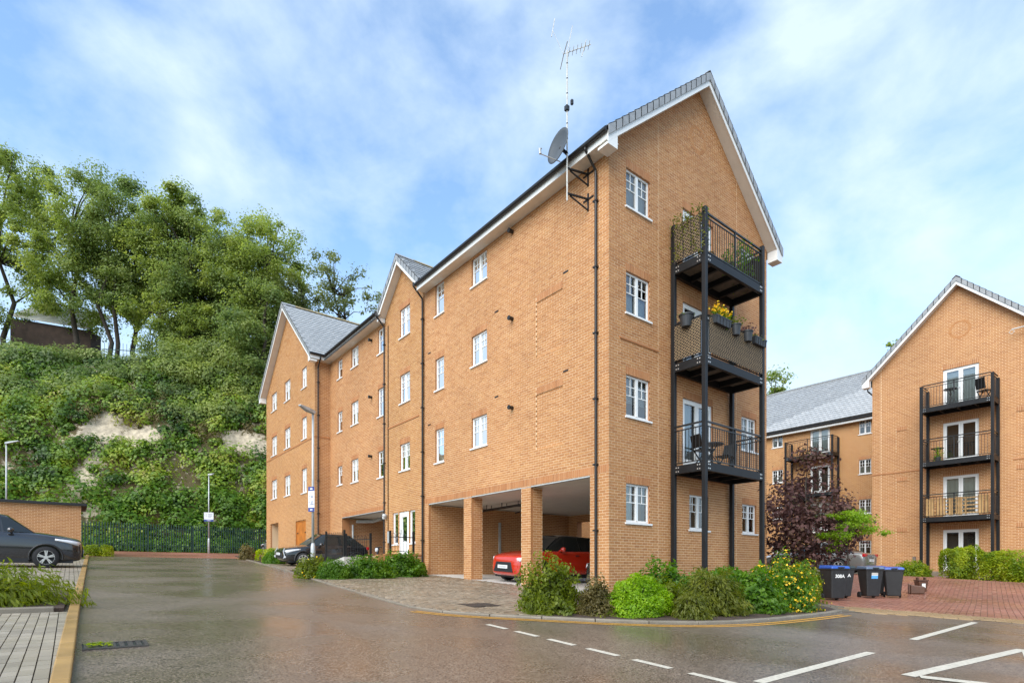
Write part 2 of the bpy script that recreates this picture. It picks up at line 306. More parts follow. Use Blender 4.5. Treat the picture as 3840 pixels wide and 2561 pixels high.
# paved apron before the carport, planting beds, courtyard
KIN = [p + n * .125 for p, n in zip([Vector(k) for k in KERB], normals([Vector(k) for k in KERB]))]
kin = [(p.x, p.y) for p in KIN]
sheet('concrete_floor', [(.0, .6), (7.6, .6), (7.6, 9.4), (0, 9.4)], .03, M['slab'], skirt=.2, label='pale concrete floor of the open carport')
sheet('concrete_floor', [(.0, 13.3), (5, 13.3), (5, 18.35), (0, 18.35)], .03, M['slab'], skirt=.2)
bed1 = [(-4.55, -2.72)] + [p for p in kin[11:]] + [(3.3, -4.1), (5.0, -2.4), (8.4, -1.4), (8.4, -.02), (0, -.02), (0, .6), (-.02, 2.9), (-1.6, 1.0), (-3.4, -1.2)]
sheet('planting_bed', bed1, .02, M['soil'], skirt=.2, label='bark covered planting bed round the corner of the block')
bed2 = [(-4.45, 12.2), (-4.55, 11.8)] + [kin[4], (-5.1, 6.9), (-4.2, 7.4), (-2.2, 8.6), (-.02, 9.75), (-.02, 13.0), (-2.5, 13.0), (-3.4, 12.6)]
sheet('planting_bed', bed2, .03, M['soil'], skirt=.2, label='planting bed between the door ramp and the kerb')
bed3 = [kin[0], kin[1], (-3.75, 19.2), (-3.87, 18.0), (-1.9, 18.6), (-.82, 18.6), (-.82, 30), (-2.6, 30), (-3.3, 25.2)]
sheet('planting_bed', bed3, .03, M['soil'], skirt=.2, label='planting bed in front of the far gable')
def pavers(name, poly, lx, ly, m, off, parent, singles=0, m1=None, stagger=.5, gap=.006, gap2=None, rot=0, jit=.004):
    """rows of blocks clipped to poly by their centres; nearest ones are objects of their own"""
    P = np.array(poly); c0 = P.mean(0); ca, sa = math.cos(rot), math.sin(rot)
    Q = (P - c0) @ np.array([[ca, -sa], [sa, ca]]); a0, b0 = Q.min(0); a1, b1 = Q.max(0)
    def inside(x, y):
        r = False; n = len(poly)
        for i in range(n):
            xa, ya = poly[i]; xb, yb = poly[i - 1]
            if (ya > y) != (yb > y) and x < (xb - xa) * (y - ya) / (yb - ya) + xa: r = not r
        return r
    C = []; j = 0; b = b0
    while b < b1:
        a = a0 + (lx * stagger if j % 2 else 0)
        while a < a1:
            x, y = np.array([[ca, -sa], [sa, ca]]) @ np.array([a, b]) + c0
            if inside(x, y): C.append((x, y))
            a += lx
        b += ly; j += 1
    C.sort(key=lambda p: (p[0] - CAM.x) ** 2 + (p[1] - CAM.y) ** 2)
    hx, hy = lx / 2 - gap / 2, ly / 2 - (gap2 or gap) / 2
    def corners(x, y, dz):
        o = []
        for zz in (0, 1):
            for sx_, sy_ in ((-1, -1), (1, -1), (1, 1), (-1, 1)):
                k = .97 if zz else 1
                dx, dy = sx_ * hx * k, sy_ * hy * k; X = x + ca * dx - sa * dy; Y = y + sa * dx + ca * dy
                o.append((X, Y, zg(X, Y) + off + dz + (.0 if zz else -.03)))
        return o
    if singles:
        me = None
        for x, y in C[:singles]:
            if me is None:
                mb = MB(); mb.add([(p[0] - x, p[1] - y, p[2] - zg(x, y)) for p in corners(x, y, 0)], ((4, 5, 6, 7), (0, 1, 5, 4), (1, 2, 6, 5), (2, 3, 7, 6), (3, 0, 4, 7)))
                o = mb.build('paver', m1, local=True); me = o.data
            else: o = bpy.data.objects.new('paver', me); COL.objects.link(o)
            o.location = Vector((x, y, zg(x, y) + random.uniform(-jit, jit))) - root_loc(parent); o.parent = parent
    mb = MB()
    for x, y in C[singles:]:
        mb.add(corners(x, y, random.uniform(-jit, jit)), ((4, 5, 6, 7), (0, 1, 5, 4), (1, 2, 6, 5), (2, 3, 7, 6), (3, 0, 4, 7)))
    if mb.v: mb.build('paving', m, parent, kind='stuff')
APR = [(-.02, 2.95), (-1.6, 1.0), (-3.4, -1.2), (-4.6, -2.66)] + [kin[i] for i in (10, 9, 8, 7, 6, 5)] + [(-5.27, 5.9), (-5.1, 6.85), (-4.2, 7.35), (-2.2, 8.55), (-.02, 9.7)]
apron = sheet('apron', APR, .012, M['joint'], label='wet buff block paved apron in front of the carport', skirt=.1)
pavers('paver', APR, .2, .1, M['paver'], .03, apron, rot=.35)
APR2 = [(-.02, 13.1), (-2.5, 13.05), (-3.4, 12.65), (-4.42, 12.25), (-3.87, 17.9), (-1.9, 18.5), (-.02, 18.5)]
apron2 = sheet('apron', APR2, .012, M['joint'], label='block paved parking space in front of the archway', skirt=.1)
pavers('paver', APR2, .2, .1, M['paver'], .03, apron2)
CYD = [(3.0, -4.9), (3.55, -5.7), (3.95, -6.6), (4.4, -7.6), (5.2, -10), (6.2, -14), (40, -14), (40, 30), (8.2, 30), (8.2, -.02), (8.4, -1.4), (5.0, -2.4), (3.3, -4.1), (2.7, -4.56)]
court = sheet('courtyard', CYD, .006, M['joint'], label='red block paved courtyard between the two blocks')
pavers('paver', [(4.2, -4.1), (5.4, -2.4), (8.4, -1.2), (8.4, 1), (23.4, 1), (23.4, -9.5), (6.4, -9.5), (5.2, -7.2)], .25, .125, M['redpave'], .02, court, rot=.2)
pavers('paver', [(3.0, -4.9), (3.55, -5.7), (3.95, -6.6), (4.4, -7.6), (4.9, -9.5), (6.4, -9.5), (5.2, -7.2), (4.2, -4.1), (3.6, -4.2)], .25, .125, M['buffpave'], .021, court, rot=1.9)
FARP = [(-10.3, 25.4), (-9.3, 25.9), (-3.3, 25.2), (-2.6, 30), (-.8, 30), (6, 30), (6, 37.2), (-18, 37.2), (-18, 30), (-10.3, 30)]
sheet('turning_area', FARP, .004, M['redpave'], label='red paved turning area before the green fence')
# left parking bays
LB = [(-11.05, -6), (-10.92, .5), (-10.30, 25.4), (-30, 25.4), (-30, -12), (-11.1, -12)]
bay = sheet('parking_bay', LB, .02, M['joint'], label='pale block paved parking bays left of the road', skirt=.1)
pavers('paver', [(-11.10, -7.0), (-10.97, .30), (-15.2, .30), (-15.2, -7.0)], .1, .2, M['paverL'], .05, bay, 300, M['paverL1'], gap=.007, gap2=.006, stagger=0, jit=.002)
pavers('paver', [(-10.9, 4.0), (-10.44, 22), (-19, 22), (-19, 4.0)], .1, .2, M['paverL'], .05, bay, gap=.007, gap2=.006, stagger=0, jit=.002)
sheet('planting_bed', [(-11.10, .55), (-11.02, 3.9), (-16, 3.9), (-16, .55)], .08, M['soil'], skirt=.2, label='planting bed between two left hand parking bays')
# kerbs
def kerb_run(root, pl, step, wdt, m, hf, side=1):
    P = resample(pl, step); n = normals(P)
    for i in range(len(P) - 1):
        a, b = P[i].lerp(P[i + 1], .007), P[i].lerp(P[i + 1], .993); na, nb = n[i] * wdt * side, n[i + 1] * wdt * side
        h = hf((a.x + b.x) / 2, (a.y + b.y) / 2) + random.uniform(-.003, .003)
        q = []
        for zz in (-.12, h):
            for p in (a, b, b + nb, a + na): q.append((p.x, p.y, zg(p.x, p.y) + zz))
        mb = MB(); mb.hexa(q); mb.build('kerbstone', m, root, bevel=.012)
kr = thing('kerb', 'low grey concrete kerb curving round the planted corner', None, (-5, 0, zg(-5, 0)), kind='structure')
kerb_run(kr, KERB, .9, .125, M['kerb'], lambda x, y: .04 if (y < -2.6 or x > -4.4) else .03)
kl = thing('kerb', 'flush buff yellow kerb along the left parking bays', None, (-10.9, 0, zg(-10.9, 0)), kind='structure')
kerb_run(kl, [(-11.07, -9), (-11.05, -6), (-10.92, .5), (-10.30, 25.4)], .9, .125, M['kerbY'], lambda x, y: .075)
kb = thing('kerb', 'grey concrete edging across the near planting bed', None, (-13, .4, zg(-13, .4)), kind='structure')
kerb_run(kb, [(-16, .36), (-11.2, .36)], .9, .15, M['kerb'], lambda x, y: .11)
# painted markings: thin sheets in the road
def strip(name, a, b, wdt, m, off=.004):
    a = Vector(a); b = Vector(b); n = Vector((-(b - a).y, (b - a).x)).normalized() * wdt / 2
    P = [a - n, b - n, b + n, a + n]; mb = MB(); mb.quad(*[(p.x, p.y, zg(p.x, p.y) + off) for p in P]); return mb.build(name, m, road)
y = -2.95
for i in range(6):
    x = -6.02 - .045 * (y + 2.95) * -1 - .0; L0 = .50
    strip('lane_dash', (-6.02 + .045 * (y + 2.95), y), (-6.02 + .045 * (y + L0 * -1 + 2.95), y - L0), .10, M['wline']); y -= .735
P = resample([(p[0], p[1]) for p in KERB[7:18]], .22); n = normals(P)
for k, o in ((0, .16), (1, .30)):
    mb = MB()
    for i in range(len(P) - 1):
        q = [P[i] - n[i] * o, P[i] - n[i] * (o + .075), P[i + 1] - n[i + 1] * (o + .075), P[i + 1] - n[i + 1] * o]
        mb.quad(*[(p.x, p.y, zg(p.x, p.y) + .004) for p in q])
    mb.build('yellow_line', M['yline'], road)
strip('bay_line', (-.95, -6.98), (3.44, -6.78), .11, M['wline']); strip('bay_line', (-5.95, -7.2), (-2.93, -7.1), .11, M['wline']); strip('bay_line', (-5.95, -7.26), (-6.35, -9.6), .11, M['wline'])
strip('hatch_line', (-4.2, -7.88), (-.45, -8.15), .13, M['wline']); strip('hatch_line', (-4.15, -7.97), (-3.72, -8.9), .16, M['wline'], .008); strip('hatch_line', (-.45, -8.2), (-3.7, -8.85), .13, M['wline'], .006)
strip('hatch_line', (-.45, -8.22), (1.6, -8.5), .13, M['wline'], .008)
# gully beside the left kerb, drain in the apron
gt = thing('gully_grate', 'iron road gully with yellow leaves beside the left kerb', 'drain', (-10.66, -2.65, zg(-10.66, -2.65)))
mb = MB(); mb.box(-10.93, -10.40, -2.80, -2.50, 0, .004); mb.v = [(a, b, zg(a, b) + c + .003) for a, b, c in mb.v]; mb.build('pit', M['black'], gt)
for i in range(7):
    mb = MB(); a = -10.915 + i * .075; mb.box(a, a + .045, -2.79, -2.51, .0, .012); mb.v = [(p, q, zg(p, q) + c + .004) for p, q, c in mb.v]; mb.build('grate_bar', M['iron'], gt)
mb = MB()
for a in ((-10.93, -10.40, -2.835, -2.80), (-10.93, -10.40, -2.50, -2.465), (-10.40, -10.365, -2.835, -2.465)): mb.box(*a, 0, .014)
mb.v = [(p, q, zg(p, q) + c + .002) for p, q, c in mb.v]; mb.build('rim', M['iron'], gt)
gl = MB()
for i in range(60):
    a_, b_ = random.uniform(-10.9, -10.68), random.uniform(-2.76, -2.56); r_ = random.uniform(.012, .03); t_ = random.uniform(0, 6.28); z_ = zg(a_, b_) + .02 + random.uniform(0, .02)
    gl.quad(*[(a_ + r_ * math.cos(t_ + k * 1.57), b_ + r_ * .7 * math.sin(t_ + k * 1.57), z_ + (.008 if k % 2 else 0)) for k in range(4)])
gl.build('fallen_leaves', M['hedge'], gt, kind='stuff')
dr = thing('drain_grate', 'slatted iron drain cover in the buff apron', 'drain', (-4.64, -.81, zg(-4.64, -.81)))
for i in range(9):
    mb = MB(); a = -4.95 + i * .07; mb.box(a, a + .042, -1.06, -.56, .028, .036); mb.v = [(p, q, zg(p, q) + c + .004) for p, q, c in mb.v]; mb.build('grate_bar', M['iron'], dr)
mb = MB(); mb.box(-5.0, -4.3, -1.12, -.5, .026, .032); mb.v = [(p, q, zg(p, q) + c + .002) for p, q, c in mb.v]; mb.build('pit', M['black'], dr)
# ----------------------------------------------------------------- brick walls, windows, roofs
def sn(z): return round(z / .075) * .075
class Frame:                                       # a wall's own axes: u along, z up, e outwards
    def __init__(s, O, d, n): s.O = Vector((*O, 0)); s.d = Vector((*d, 0)); s.n = Vector((*n, 0))
    def p(s, u, z, e=0): return s.O + s.d * u + s.n * e + Vector((0, 0, z))
    def box(s, mb, u0, u1, z0, z1, e0, e1):
        mb.hexa([s.p(u, z, e) for z in (z0, z1) for u, e in ((u0, e0), (u1, e0), (u1, e1), (u0, e1))])
def wall(parent, name, F, Lw, z0, zt, holes=(), soldiers=(), recess=(), gable=None, mb_='brick', singles=0, reveal=.09, u_start=.004, phase=0, gap_at=()):
    holes = [(a, b, sn(c), sn(d)) for a, b, c, d in holes]; recess = [(a, b, sn(c), sn(d)) for a, b, c, d in recess]
    soldiers = [(a, b, sn(c), sn(c) + .225) for a, b, c in soldiers]; z0 = sn(z0); ztb = zt
    us = sorted({0, Lw} | {max(0, min(Lw, q)) for h in list(holes) + recess for q in h[:2]}); zs = sorted({z0, ztb} | {min(ztb, q) for h in list(holes) + recess for q in h[2:]})
    mb = MB(); E = -.004
    def cell(u, z, rs): return any(r[0] < u < r[1] and r[2] < z < r[3] for r in rs)
    for i in range(len(us) - 1):
        for j in range(len(zs) - 1):
            uc, zc = (us[i] + us[i + 1]) / 2, (zs[j] + zs[j + 1]) / 2
            if cell(uc, zc, holes): continue
            e = E - .028 if cell(uc, zc, recess) else E
            mb.quad(F.p(us[i], zs[j], e), F.p(us[i + 1], zs[j], e), F.p(us[i + 1], zs[j + 1], e), F.p(us[i], zs[j + 1], e))
    if gable: mb.add([F.p(0, ztb, E), F.p(Lw, ztb, E), F.p(gable[0], gable[1], E)], ((0, 1, 2),))
    for h in recess:
        u0, u1, a, b = h
        for q in (((u0, a), (u0, b)), ((u0, b), (u1, b)), ((u1, b), (u1, a)), ((u1, a), (u0, a))):
            mb.quad(F.p(*q[0], E), F.p(*q[1], E), F.p(*q[1], E - .028), F.p(*q[0], E - .028))
    W = mb.build(name, M['mortar'], parent)
    rv = MB()
    for u0, u1, a, b in holes:
        b = min(b, ztb + (0 if not gable else 9))
        for q in (((u0, a), (u0, b)), ((u0, b), (u1, b)), ((u1, b), (u1, a)), ((u1, a), (u0, a))):
            rv.quad(F.p(*q[0], E), F.p(*q[1], E), F.p(*q[1], -reveal), F.p(*q[0], -reveal))
    if rv.v: rv.build('reveal', M['soldier'], W, kind='stuff')
    B = []; k = 0; nrow = int(((gable[1] if gable else ztb) - z0) / .075)
    for r in range(nrow):
        za = z0 + r * .075; zc = za + .0375
        if not gable and zc > ztb: break
        iv = [(u_start, Lw)]
        if gable and zc > ztb:
            t = (zc - ztb) / (gable[1] - ztb); iv = [(gable[0] * t, Lw + (gable[0] - Lw) * t)]
        cut = [(h[0], h[1]) for h in holes if h[2] < zc < h[3]] + [(s[0], s[1]) for s in soldiers if s[2] < zc < s[3]] + [(g - .009, g + .009) for g in gap_at]
        for c0, c1 in cut:
            nv = []
            for a, b in iv:
                if c1 <= a or c0 >= b: nv.append((a, b)); continue
                if c0 > a: nv.append((a, c0))
                if c1 < b: nv.append((c1, b))
            iv = nv
        off = .1125 if (r + phase) % 2 else 0
        for a, b in iv:
            n = math.floor((a - off) / .225)
            while n * .225 + off < b:
                p, q = max(a, n * .225 + off + .007), min(b, n * .225 + off + .218)
                cutp = [p] + sorted(x for h in recess if h[2] < zc < h[3] for x in h[:2] if p < x < q) + [q]
                for p, q in zip(cutp, cutp[1:]):
                    if q - p < .02: continue
                    e = -.028 if any(h[0] < (p + q) / 2 < h[1] and h[2] < zc < h[3] for h in recess) else 0
                    B.append((p, q, za + .007, za + .068, e, q - p > .2105))
                n += 1
    def bm_of(bricks, mb, jit=True):
        for p, q, a, b, e, _ in bricks:
            f = e + (random.uniform(-.0022, .0022) if jit else 0)
            mb.add([F.p(p, a, f), F.p(q, a, f), F.p(q, b, f), F.p(p, b, f), F.p(p, a, e - .02), F.p(q, a, e - .02), F.p(q, b, e - .02), F.p(p, b, e - .02)],
                   ((0, 1, 2, 3), (0, 4, 5, 1), (1, 5, 6, 2), (2, 6, 7, 3), (3, 7, 4, 0)))
    if singles:
        full = sorted([b for b in B if b[5] and b[4] == 0 and b[2] > -.45], key=lambda b: (F.p(b[0], b[2]) - CAM).length)[:singles]; fs = set(full); B = [b for b in B if b not in fs]
        me = None; rl = root_loc(parent)
        for b in full:
            if me is None:
                mb = MB(); o0 = F.p(b[0], b[2]); bm_of([b], mb, False); mb.v = [tuple(Vector(v) - o0) for v in mb.v]; o = mb.build('brick', M['brick1'], W, local=True); me = o.data
            else: o = bpy.data.objects.new('brick', me); COL.objects.link(o); o.parent = W
            o.location = F.p(b[0], b[2], random.uniform(-.0022, .0022)) - rl
    mb = MB(); bm_of(B, mb); mb.build('brickwork', M[mb_], W, kind='stuff')
    if soldiers:
        mb = MB()
        for a, b, c, d in soldiers:
            n = max(1, round((b - a) / .075)); st = (b - a) / n
            bm_of([(a + i * st + .005, a + (i + 1) * st - .005, c + .005, d - .005, .001, 0) for i in range(n)], mb)
        mb.build('soldier_course', M['soldier'], W, kind='stuff')
    return W
WR = random.Random(3)
def window(parent, F, u0, u1, z0, z1, lites=2, style=None, bars=True, name='window', dep=.06):
    z0, z1 = sn(z0), sn(z1); fr = MB(); t = .055; a, b = -dep - .055, -dep
    F.box(fr, u0, u0 + t, z0, z1, a, b); F.box(fr, u1 - t, u1, z0, z1, a, b); F.box(fr, u0 + t, u1 - t, z0, z0 + t * 1.2, a, b); F.box(fr, u0 + t, u1 - t, z1 - t, z1, a, b)
    ed = [u0 + t] if lites == 1 else [u0 + t, (u0 + u1) / 2]
    if lites == 2: F.box(fr, (u0 + u1) / 2 - .045, (u0 + u1) / 2 + .045, z0 + t, z1 - t, a + .003, b + .012)
    W = fr.build(name, M['white'], parent); zl, zh = z0 + t * 1.2, z1 - t
    gb = MB()
    for i in range(lites):
        pu0 = u0 + t if i == 0 else (u0 + u1) / 2 + .045; pu1 = u1 - t if i == lites - 1 else (u0 + u1) / 2 - .045
        mb = MB(); mb.quad(F.p(pu0, zl, -dep - .03), F.p(pu1, zl, -dep - .03), F.p(pu1, zh, -dep - .03), F.p(pu0, zh, -dep - .03)); mb.build('pane', M['glass'], W)
        if bars:
            zm = zl + (zh - zl) * .52; zk = (zm + zh) / 2; um = (pu0 + pu1) / 2; w_ = .011
            F.box(gb, um - w_, um + w_, zm, zh, -dep - .027, -dep - .014)
            for zz in (zm, zk): F.box(gb, pu0, pu1, zz - w_, zz + w_, -dep - .026, -dep - .013)
    if gb.v: gb.build('glazing_bars', M['white'], W)
    mb = MB(); F.box(mb, u0 - .05, u1 + .07, z0 - .05, z0 - .002, -dep, .045); mb.build('sill', M['white'], W)
    inside(W, F, u0, u1, z0, z1, style, dep)
    return W
def inside(W, F, u0, u1, z0, z1, style, dep=.06):
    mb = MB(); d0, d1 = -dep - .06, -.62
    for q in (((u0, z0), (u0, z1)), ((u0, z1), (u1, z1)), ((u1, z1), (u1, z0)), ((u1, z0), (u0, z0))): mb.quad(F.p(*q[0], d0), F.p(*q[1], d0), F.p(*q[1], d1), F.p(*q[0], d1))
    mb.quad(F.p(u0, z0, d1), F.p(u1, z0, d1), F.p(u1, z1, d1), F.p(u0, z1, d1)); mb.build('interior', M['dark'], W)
    style = style or WR.choice(['curtains', 'blind', 'net', 'half', 'dark', 'curtains', 'left'])
    h = z1 - z0; d = u1 - u0; mb = MB(); e = -dep - .13
    def wavy(a, b, c, f, n=12):
        for i in range(n):
            x0, x1 = a + (b - a) * i / n, a + (b - a) * (i + 1) / n; y0, y1 = e + .018 * math.sin(i * 1.9), e + .018 * math.sin((i + 1) * 1.9)
            mb.quad(F.p(x0, c, y0), F.p(x1, c, y1), F.p(x1, f, y1), F.p(x0, f, y0))
    if style == 'curtains': wavy(u0, u0 + d * .24, z0, z1, 6); wavy(u1 - d * .22, u1, z0, z1, 6)
    if style == 'net': wavy(u0, u1, z0, z1, 20)
    if style == 'half': wavy(u0, u1, z0, z0 + h * .5, 18)
    if style == 'left': wavy(u0, u0 + d * .4, z0, z1, 8)
    if style == 'blind':
        for i in range(14): mb.quad(F.p(u0, z1 - h * i * .045, e), F.p(u1, z1 - h * i * .045, e), F.p(u1, z1 - h * (i * .045 + .036), e + .012), F.p(u0, z1 - h * (i * .045 + .036), e + .012))
    if style == 'full': mb.quad(F.p(u0, z0, e), F.p(u1, z0, e), F.p(u1, z1, e), F.p(u0, z1, e))
    if mb.v: mb.build('blind' if style in ('blind', 'full') else 'curtain', M['curtain'] if style not in ('blind', 'full') else M['blind'], W)
def french(parent, F, u0, u1, z0, z1, style=None):
    z0, z1 = sn(z0), sn(z1); fr = MB(); t = .06
    for q in ((u0, u0 + t, z0, z1), (u1 - t, u1, z0, z1), (u0 + t, u1 - t, z1 - t, z1), (u0 + t, u1 - t, z0, z0 + .05)): F.box(fr, *q, -.12, -.06)
    W = fr.build('french_door', M['white'], parent); um = (u0 + u1) / 2
    for a, b in ((u0 + t, um), (um, u1 - t)):
        lf = MB(); s = .085; a += .004; b -= .004
        for q in ((a, a + s, z0 + .05, z1 - t), (b - s, b, z0 + .05, z1 - t), (a + s, b - s, z1 - t - s, z1 - t), (a + s, b - s, z0 + .05, z0 + .22)): F.box(lf, *q, -.105, -.048)
        lf.build('door_leaf', M['white'], W)
        mb = MB(); mb.quad(F.p(a + s, z0 + .22, -.08), F.p(b - s, z0 + .22, -.08), F.p(b - s, z1 - t - s, -.08), F.p(a + s, z1 - t - s, -.08)); mb.build('pane', M['glass'], W)
    mb = MB(); F.box(mb, um - .13, um - .03, z0 + 1.0, z0 + 1.03, -.03, -.01); F.box(mb, um - .05, um - .03, z0 + 1.0, z0 + 1.03, -.05, -.02); mb.build('handle', M['galv'], W)
    mb = MB(); F.box(mb, u0 - .04, u1 + .04, z0 - .06, z0 - .002, -.1, .05); mb.build('sill', M['white'], W)
    inside(W, F, u0, u1, z0, z1, style); return W
def tiles(parent, O, a, b, c, width, length, keep, singles, pitch=.33, gauge=.30, lichen=None):
    """interlocking roof tiles: a along the eave, b up the slope, c the slope's normal"""
    O, a, b, c = Vector(O), Vector(a).normalized(), Vector(b).normalized(), Vector(c).normalized(); T = []
    for r in range(int(length / gauge)):
        o = pitch / 2 if r % 2 else 0
        for k in range(int(width / pitch)):
            p = O + a * (k * pitch + o) + b * (r * gauge)
            if keep(p + a * pitch / 2 + b * gauge / 2): T.append(p)
    T.sort(key=lambda p: (p - CAM).length)
    def geo(p):
        w_, l = pitch - .008, gauge + .07; q = []
        for zz in (0, .034):
            for x, y in ((0, 0), (w_, 0), (w_, l), (0, l)): q.append(p + a * x + b * y + c * (zz + (.03 * (1 - y / l) if zz else 0)))
        return q
    FS = ((4, 5, 6, 7), (0, 1, 5, 4), (1, 2, 6, 5), (3, 0, 4, 7)); me = None; rl = root_loc(parent)
    for p in T[:singles]:
        if me is None:
            mb = MB(); mb.add([v - p for v in geo(p)], FS); o = mb.build('roof_tile', M['tile1'], parent, local=True); me = o.data
        else: o = bpy.data.objects.new('roof_tile', me); COL.objects.link(o); o.parent = parent
        o.location = p - rl + c * random.uniform(-.003, .003)
    mb = MB()
    for p in T[singles:]: mb.add(geo(p + c * random.uniform(-.003, .003)), FS)
    if mb.v: mb.build('roof_tiling', M['tile'], parent, kind='stuff')
def gable_roof(parent, F, Lw, ze, zr, back, side=.42, front=.35, boxes=True, verge=.33, right_back=None, uc=None, segs=None):
    """pitched roof over a gable wall: slabs, bargeboards, soffits, boxed ends and verge tiles; ze, zr are tile heights at the eave tip and ridge"""
    uc = Lw / 2 if uc is None else uc; R = MB(); th = .07
    for e0_, e1_, us_ in segs or ():
        zs_ = ze + (zr - ze) * (us_ + side) / (uc + side); q = []
        for dz in (-th, 0): q += [F.p(us_, zs_ + dz - .03, e0_), F.p(uc, zr + dz - .03, e0_), F.p(uc, zr + dz - .03, e1_), F.p(us_, zs_ + dz - .03, e1_)]
        R.hexa(q)
    for ue, bk in ((-side, back), (Lw + side, right_back or back)):
        if segs and ue < 0: continue
        q = []
        for dz in (-th, 0):
            for e in (front - .02, -bk):
                q += [F.p(ue, ze + dz - .03, e), F.p(uc, zr + dz - .03, e)] if e > 0 else [F.p(uc, zr + dz - .03, e), F.p(ue, ze + dz - .03, e)]
        R.hexa(q)
    roof = R.build('roof', M['roofbase'], parent)
    for sgn, ue in ((-1, -side), (1, Lw + side)):
        ub = ue; s = (zr - ze) / abs(uc - ue); mb = MB(); q = []
        for e in (front, front - .025):
            for u, zz in ((ub, ze - .40), (uc, zr - .40), (uc, zr - .20), (ub, ze - .20)): q.append(F.p(u, zz, e))
        mb.hexa(q); mb.build('bargeboard', M['white'], parent)
        mb = MB(); mb.quad(F.p(ub, ze - .375, front - .03), F.p(uc, zr - .375, front - .03), F.p(uc, zr - .375, 0), F.p(ub, ze - .375, 0)); mb.build('soffit', M['soffit'], parent)
        n = max(4, round(math.hypot(uc - ue, zr - ze) / verge))
        for i in range(n):                          # verge tiles
            t0, t1 = i / n, (i + 1.12) / n; u0, u1 = ue + (uc - ue) * t0, ue + (uc - ue) * min(t1, 1.0); za, zb = ze + (zr - ze) * t0, ze + (zr - ze) * min(t1, 1.0); l0, l1 = .035, .0
            mb = MB(); q = []
            for e0 in (front + .035, front + .012): q += [F.p(u0, za - .235, e0), F.p(u1, zb - .235, e0), F.p(u1, zb + l1, e0), F.p(u0, za + l0, e0)]
            mb.hexa(q); q = []
            for dz in (-.02, 0):
                q += [F.p(u0, za + l0 + dz, front + .035), F.p(u1, zb + l1 + dz, front + .035), F.p(u1, zb + l1 + dz, front - .2), F.p(u0, za + l0 + dz, front - .2)]
            mb.hexa(q); o = mb.build('verge_tile', M['tile'], parent)
        if boxes:
            mb = MB(); a, b = (ue + .0, -.06) if sgn < 0 else (Lw + .06, ue); q = []
            for e in (front - .001, .0):
                if sgn < 0: q += [F.p(a, ze - .44, e), F.p(b, ze - .44, e), F.p(b, ze - .38 + s * (b - ue), e), F.p(a, ze - .38, e)]
                else: q += [F.p(a, ze - .44, e), F.p(b, ze - .44, e), F.p(b, ze - .38, e), F.p(a, ze - .38 + s * (ue - a), e)]
            mb.hexa(q); mb.build('boxed_eave', M['white'], parent)
    nr = int((back + front) / .4); mb0 = None
    for i in range(nr):
        e = front + .03 - i * .4; mb = MB(); q = []
        for dz in (0, .02):
            q += [F.p(uc - .16, zr - .10 + dz, e), F.p(uc, zr + .035 + dz, e), F.p(uc, zr + .035 + dz, e - .39), F.p(uc - .16, zr - .10 + dz, e - .39)]
        mb.hexa(q); q = []
        for dz in (0, .02):
            q += [F.p(uc, zr + .035 + dz, e), F.p(uc + .16, zr - .10 + dz, e), F.p(uc + .16, zr - .10 + dz, e - .39), F.p(uc, zr + .035 + dz, e - .39)]
        mb.hexa(q); mb.build('ridge_tile', M['lichen'] if i > 1 and back < 9 else M['tile'], parent)
    return roof
def eaves(parent, F, u0, u1, zb, over=.40, gut=True):
    mb = MB(); F.box(mb, u0, u1, zb, zb + .20, over - .025, over); mb.build('fascia', M['white'], parent)
    mb = MB(); F.box(mb, u0, u1, zb + .01, zb + .025, 0, over - .026); mb.build('soffit', M['soffit'], parent)
    if gut:
        mb = MB(); mb.tube([F.p(u0, zb + .21, over + .065), F.p(u1, zb + .21, over + .065)], .065, 10)
        F.box(mb, u0, u1, zb + .22, zb + .31, over - .03, over + .04); mb.build('gutter', M['gutter'], parent)
def downpipe(parent, F, u, ztop, zbot, over=.46, swan=True, r=.036):
    mb = MB(); pts = ([F.p(u, ztop + .12, over), F.p(u, ztop - .02, over), F.p(u, ztop - .40, .07)] if swan else []) + [F.p(u, ztop - .55, .06), F.p(u, zbot, .06)]
    mb.tube(pts, r, 8); D = mb.build('drainpipe', M['gutter'], parent); z = ztop - 1.2
    while z > zbot + .4:
        mb = MB(); F.box(mb, u - .05, u + .085, z - .02, z + .02, 0, .10); mb.build('pipe_bracket', M['gutter'], D); z -= 1.75
def brick_ring(parent, F, u, z, r, m='mortar', pr=.008):
    mb = MB()
    for k in range(30):
        a0, a1 = 2 * math.pi * (k + .08) / 30, 2 * math.pi * (k + .92) / 30; q = []
        for e in (-.01, pr):
            for rr, a in ((r - .11, a0), (r, a0), (r, a1), (r - .11, a1)): q.append(F.p(u + rr * math.cos(a), z + rr * math.sin(a), e))
        mb.hexa(q)
    mb.build('brick_ring', M[m], parent, kind='stuff')
def band(parent, F, u0, u1, z):
    mb = MB(); F.box(mb, u0, u1, z - .03, z + .03, -.01, .022); mb.build('string_course', M['soldier'], parent)
def vent(parent, F, u, z, r=.06):
    mb = MB(); mb.tube([F.p(u, z, -.01), F.p(u, z, .13)], r, 12); mb.tube([F.p(u, z, .13), F.p(u, z, .17)], r * 1.2, 12); mb.build('flue', M['gutter'], parent)
def airbrick(parent, F, u, z):
    mb = MB(); F.box(mb, u - .1, u + .1, z - .02, z + .02, -.01, .012); mb.build('weep_vent', M['gutter'], parent)

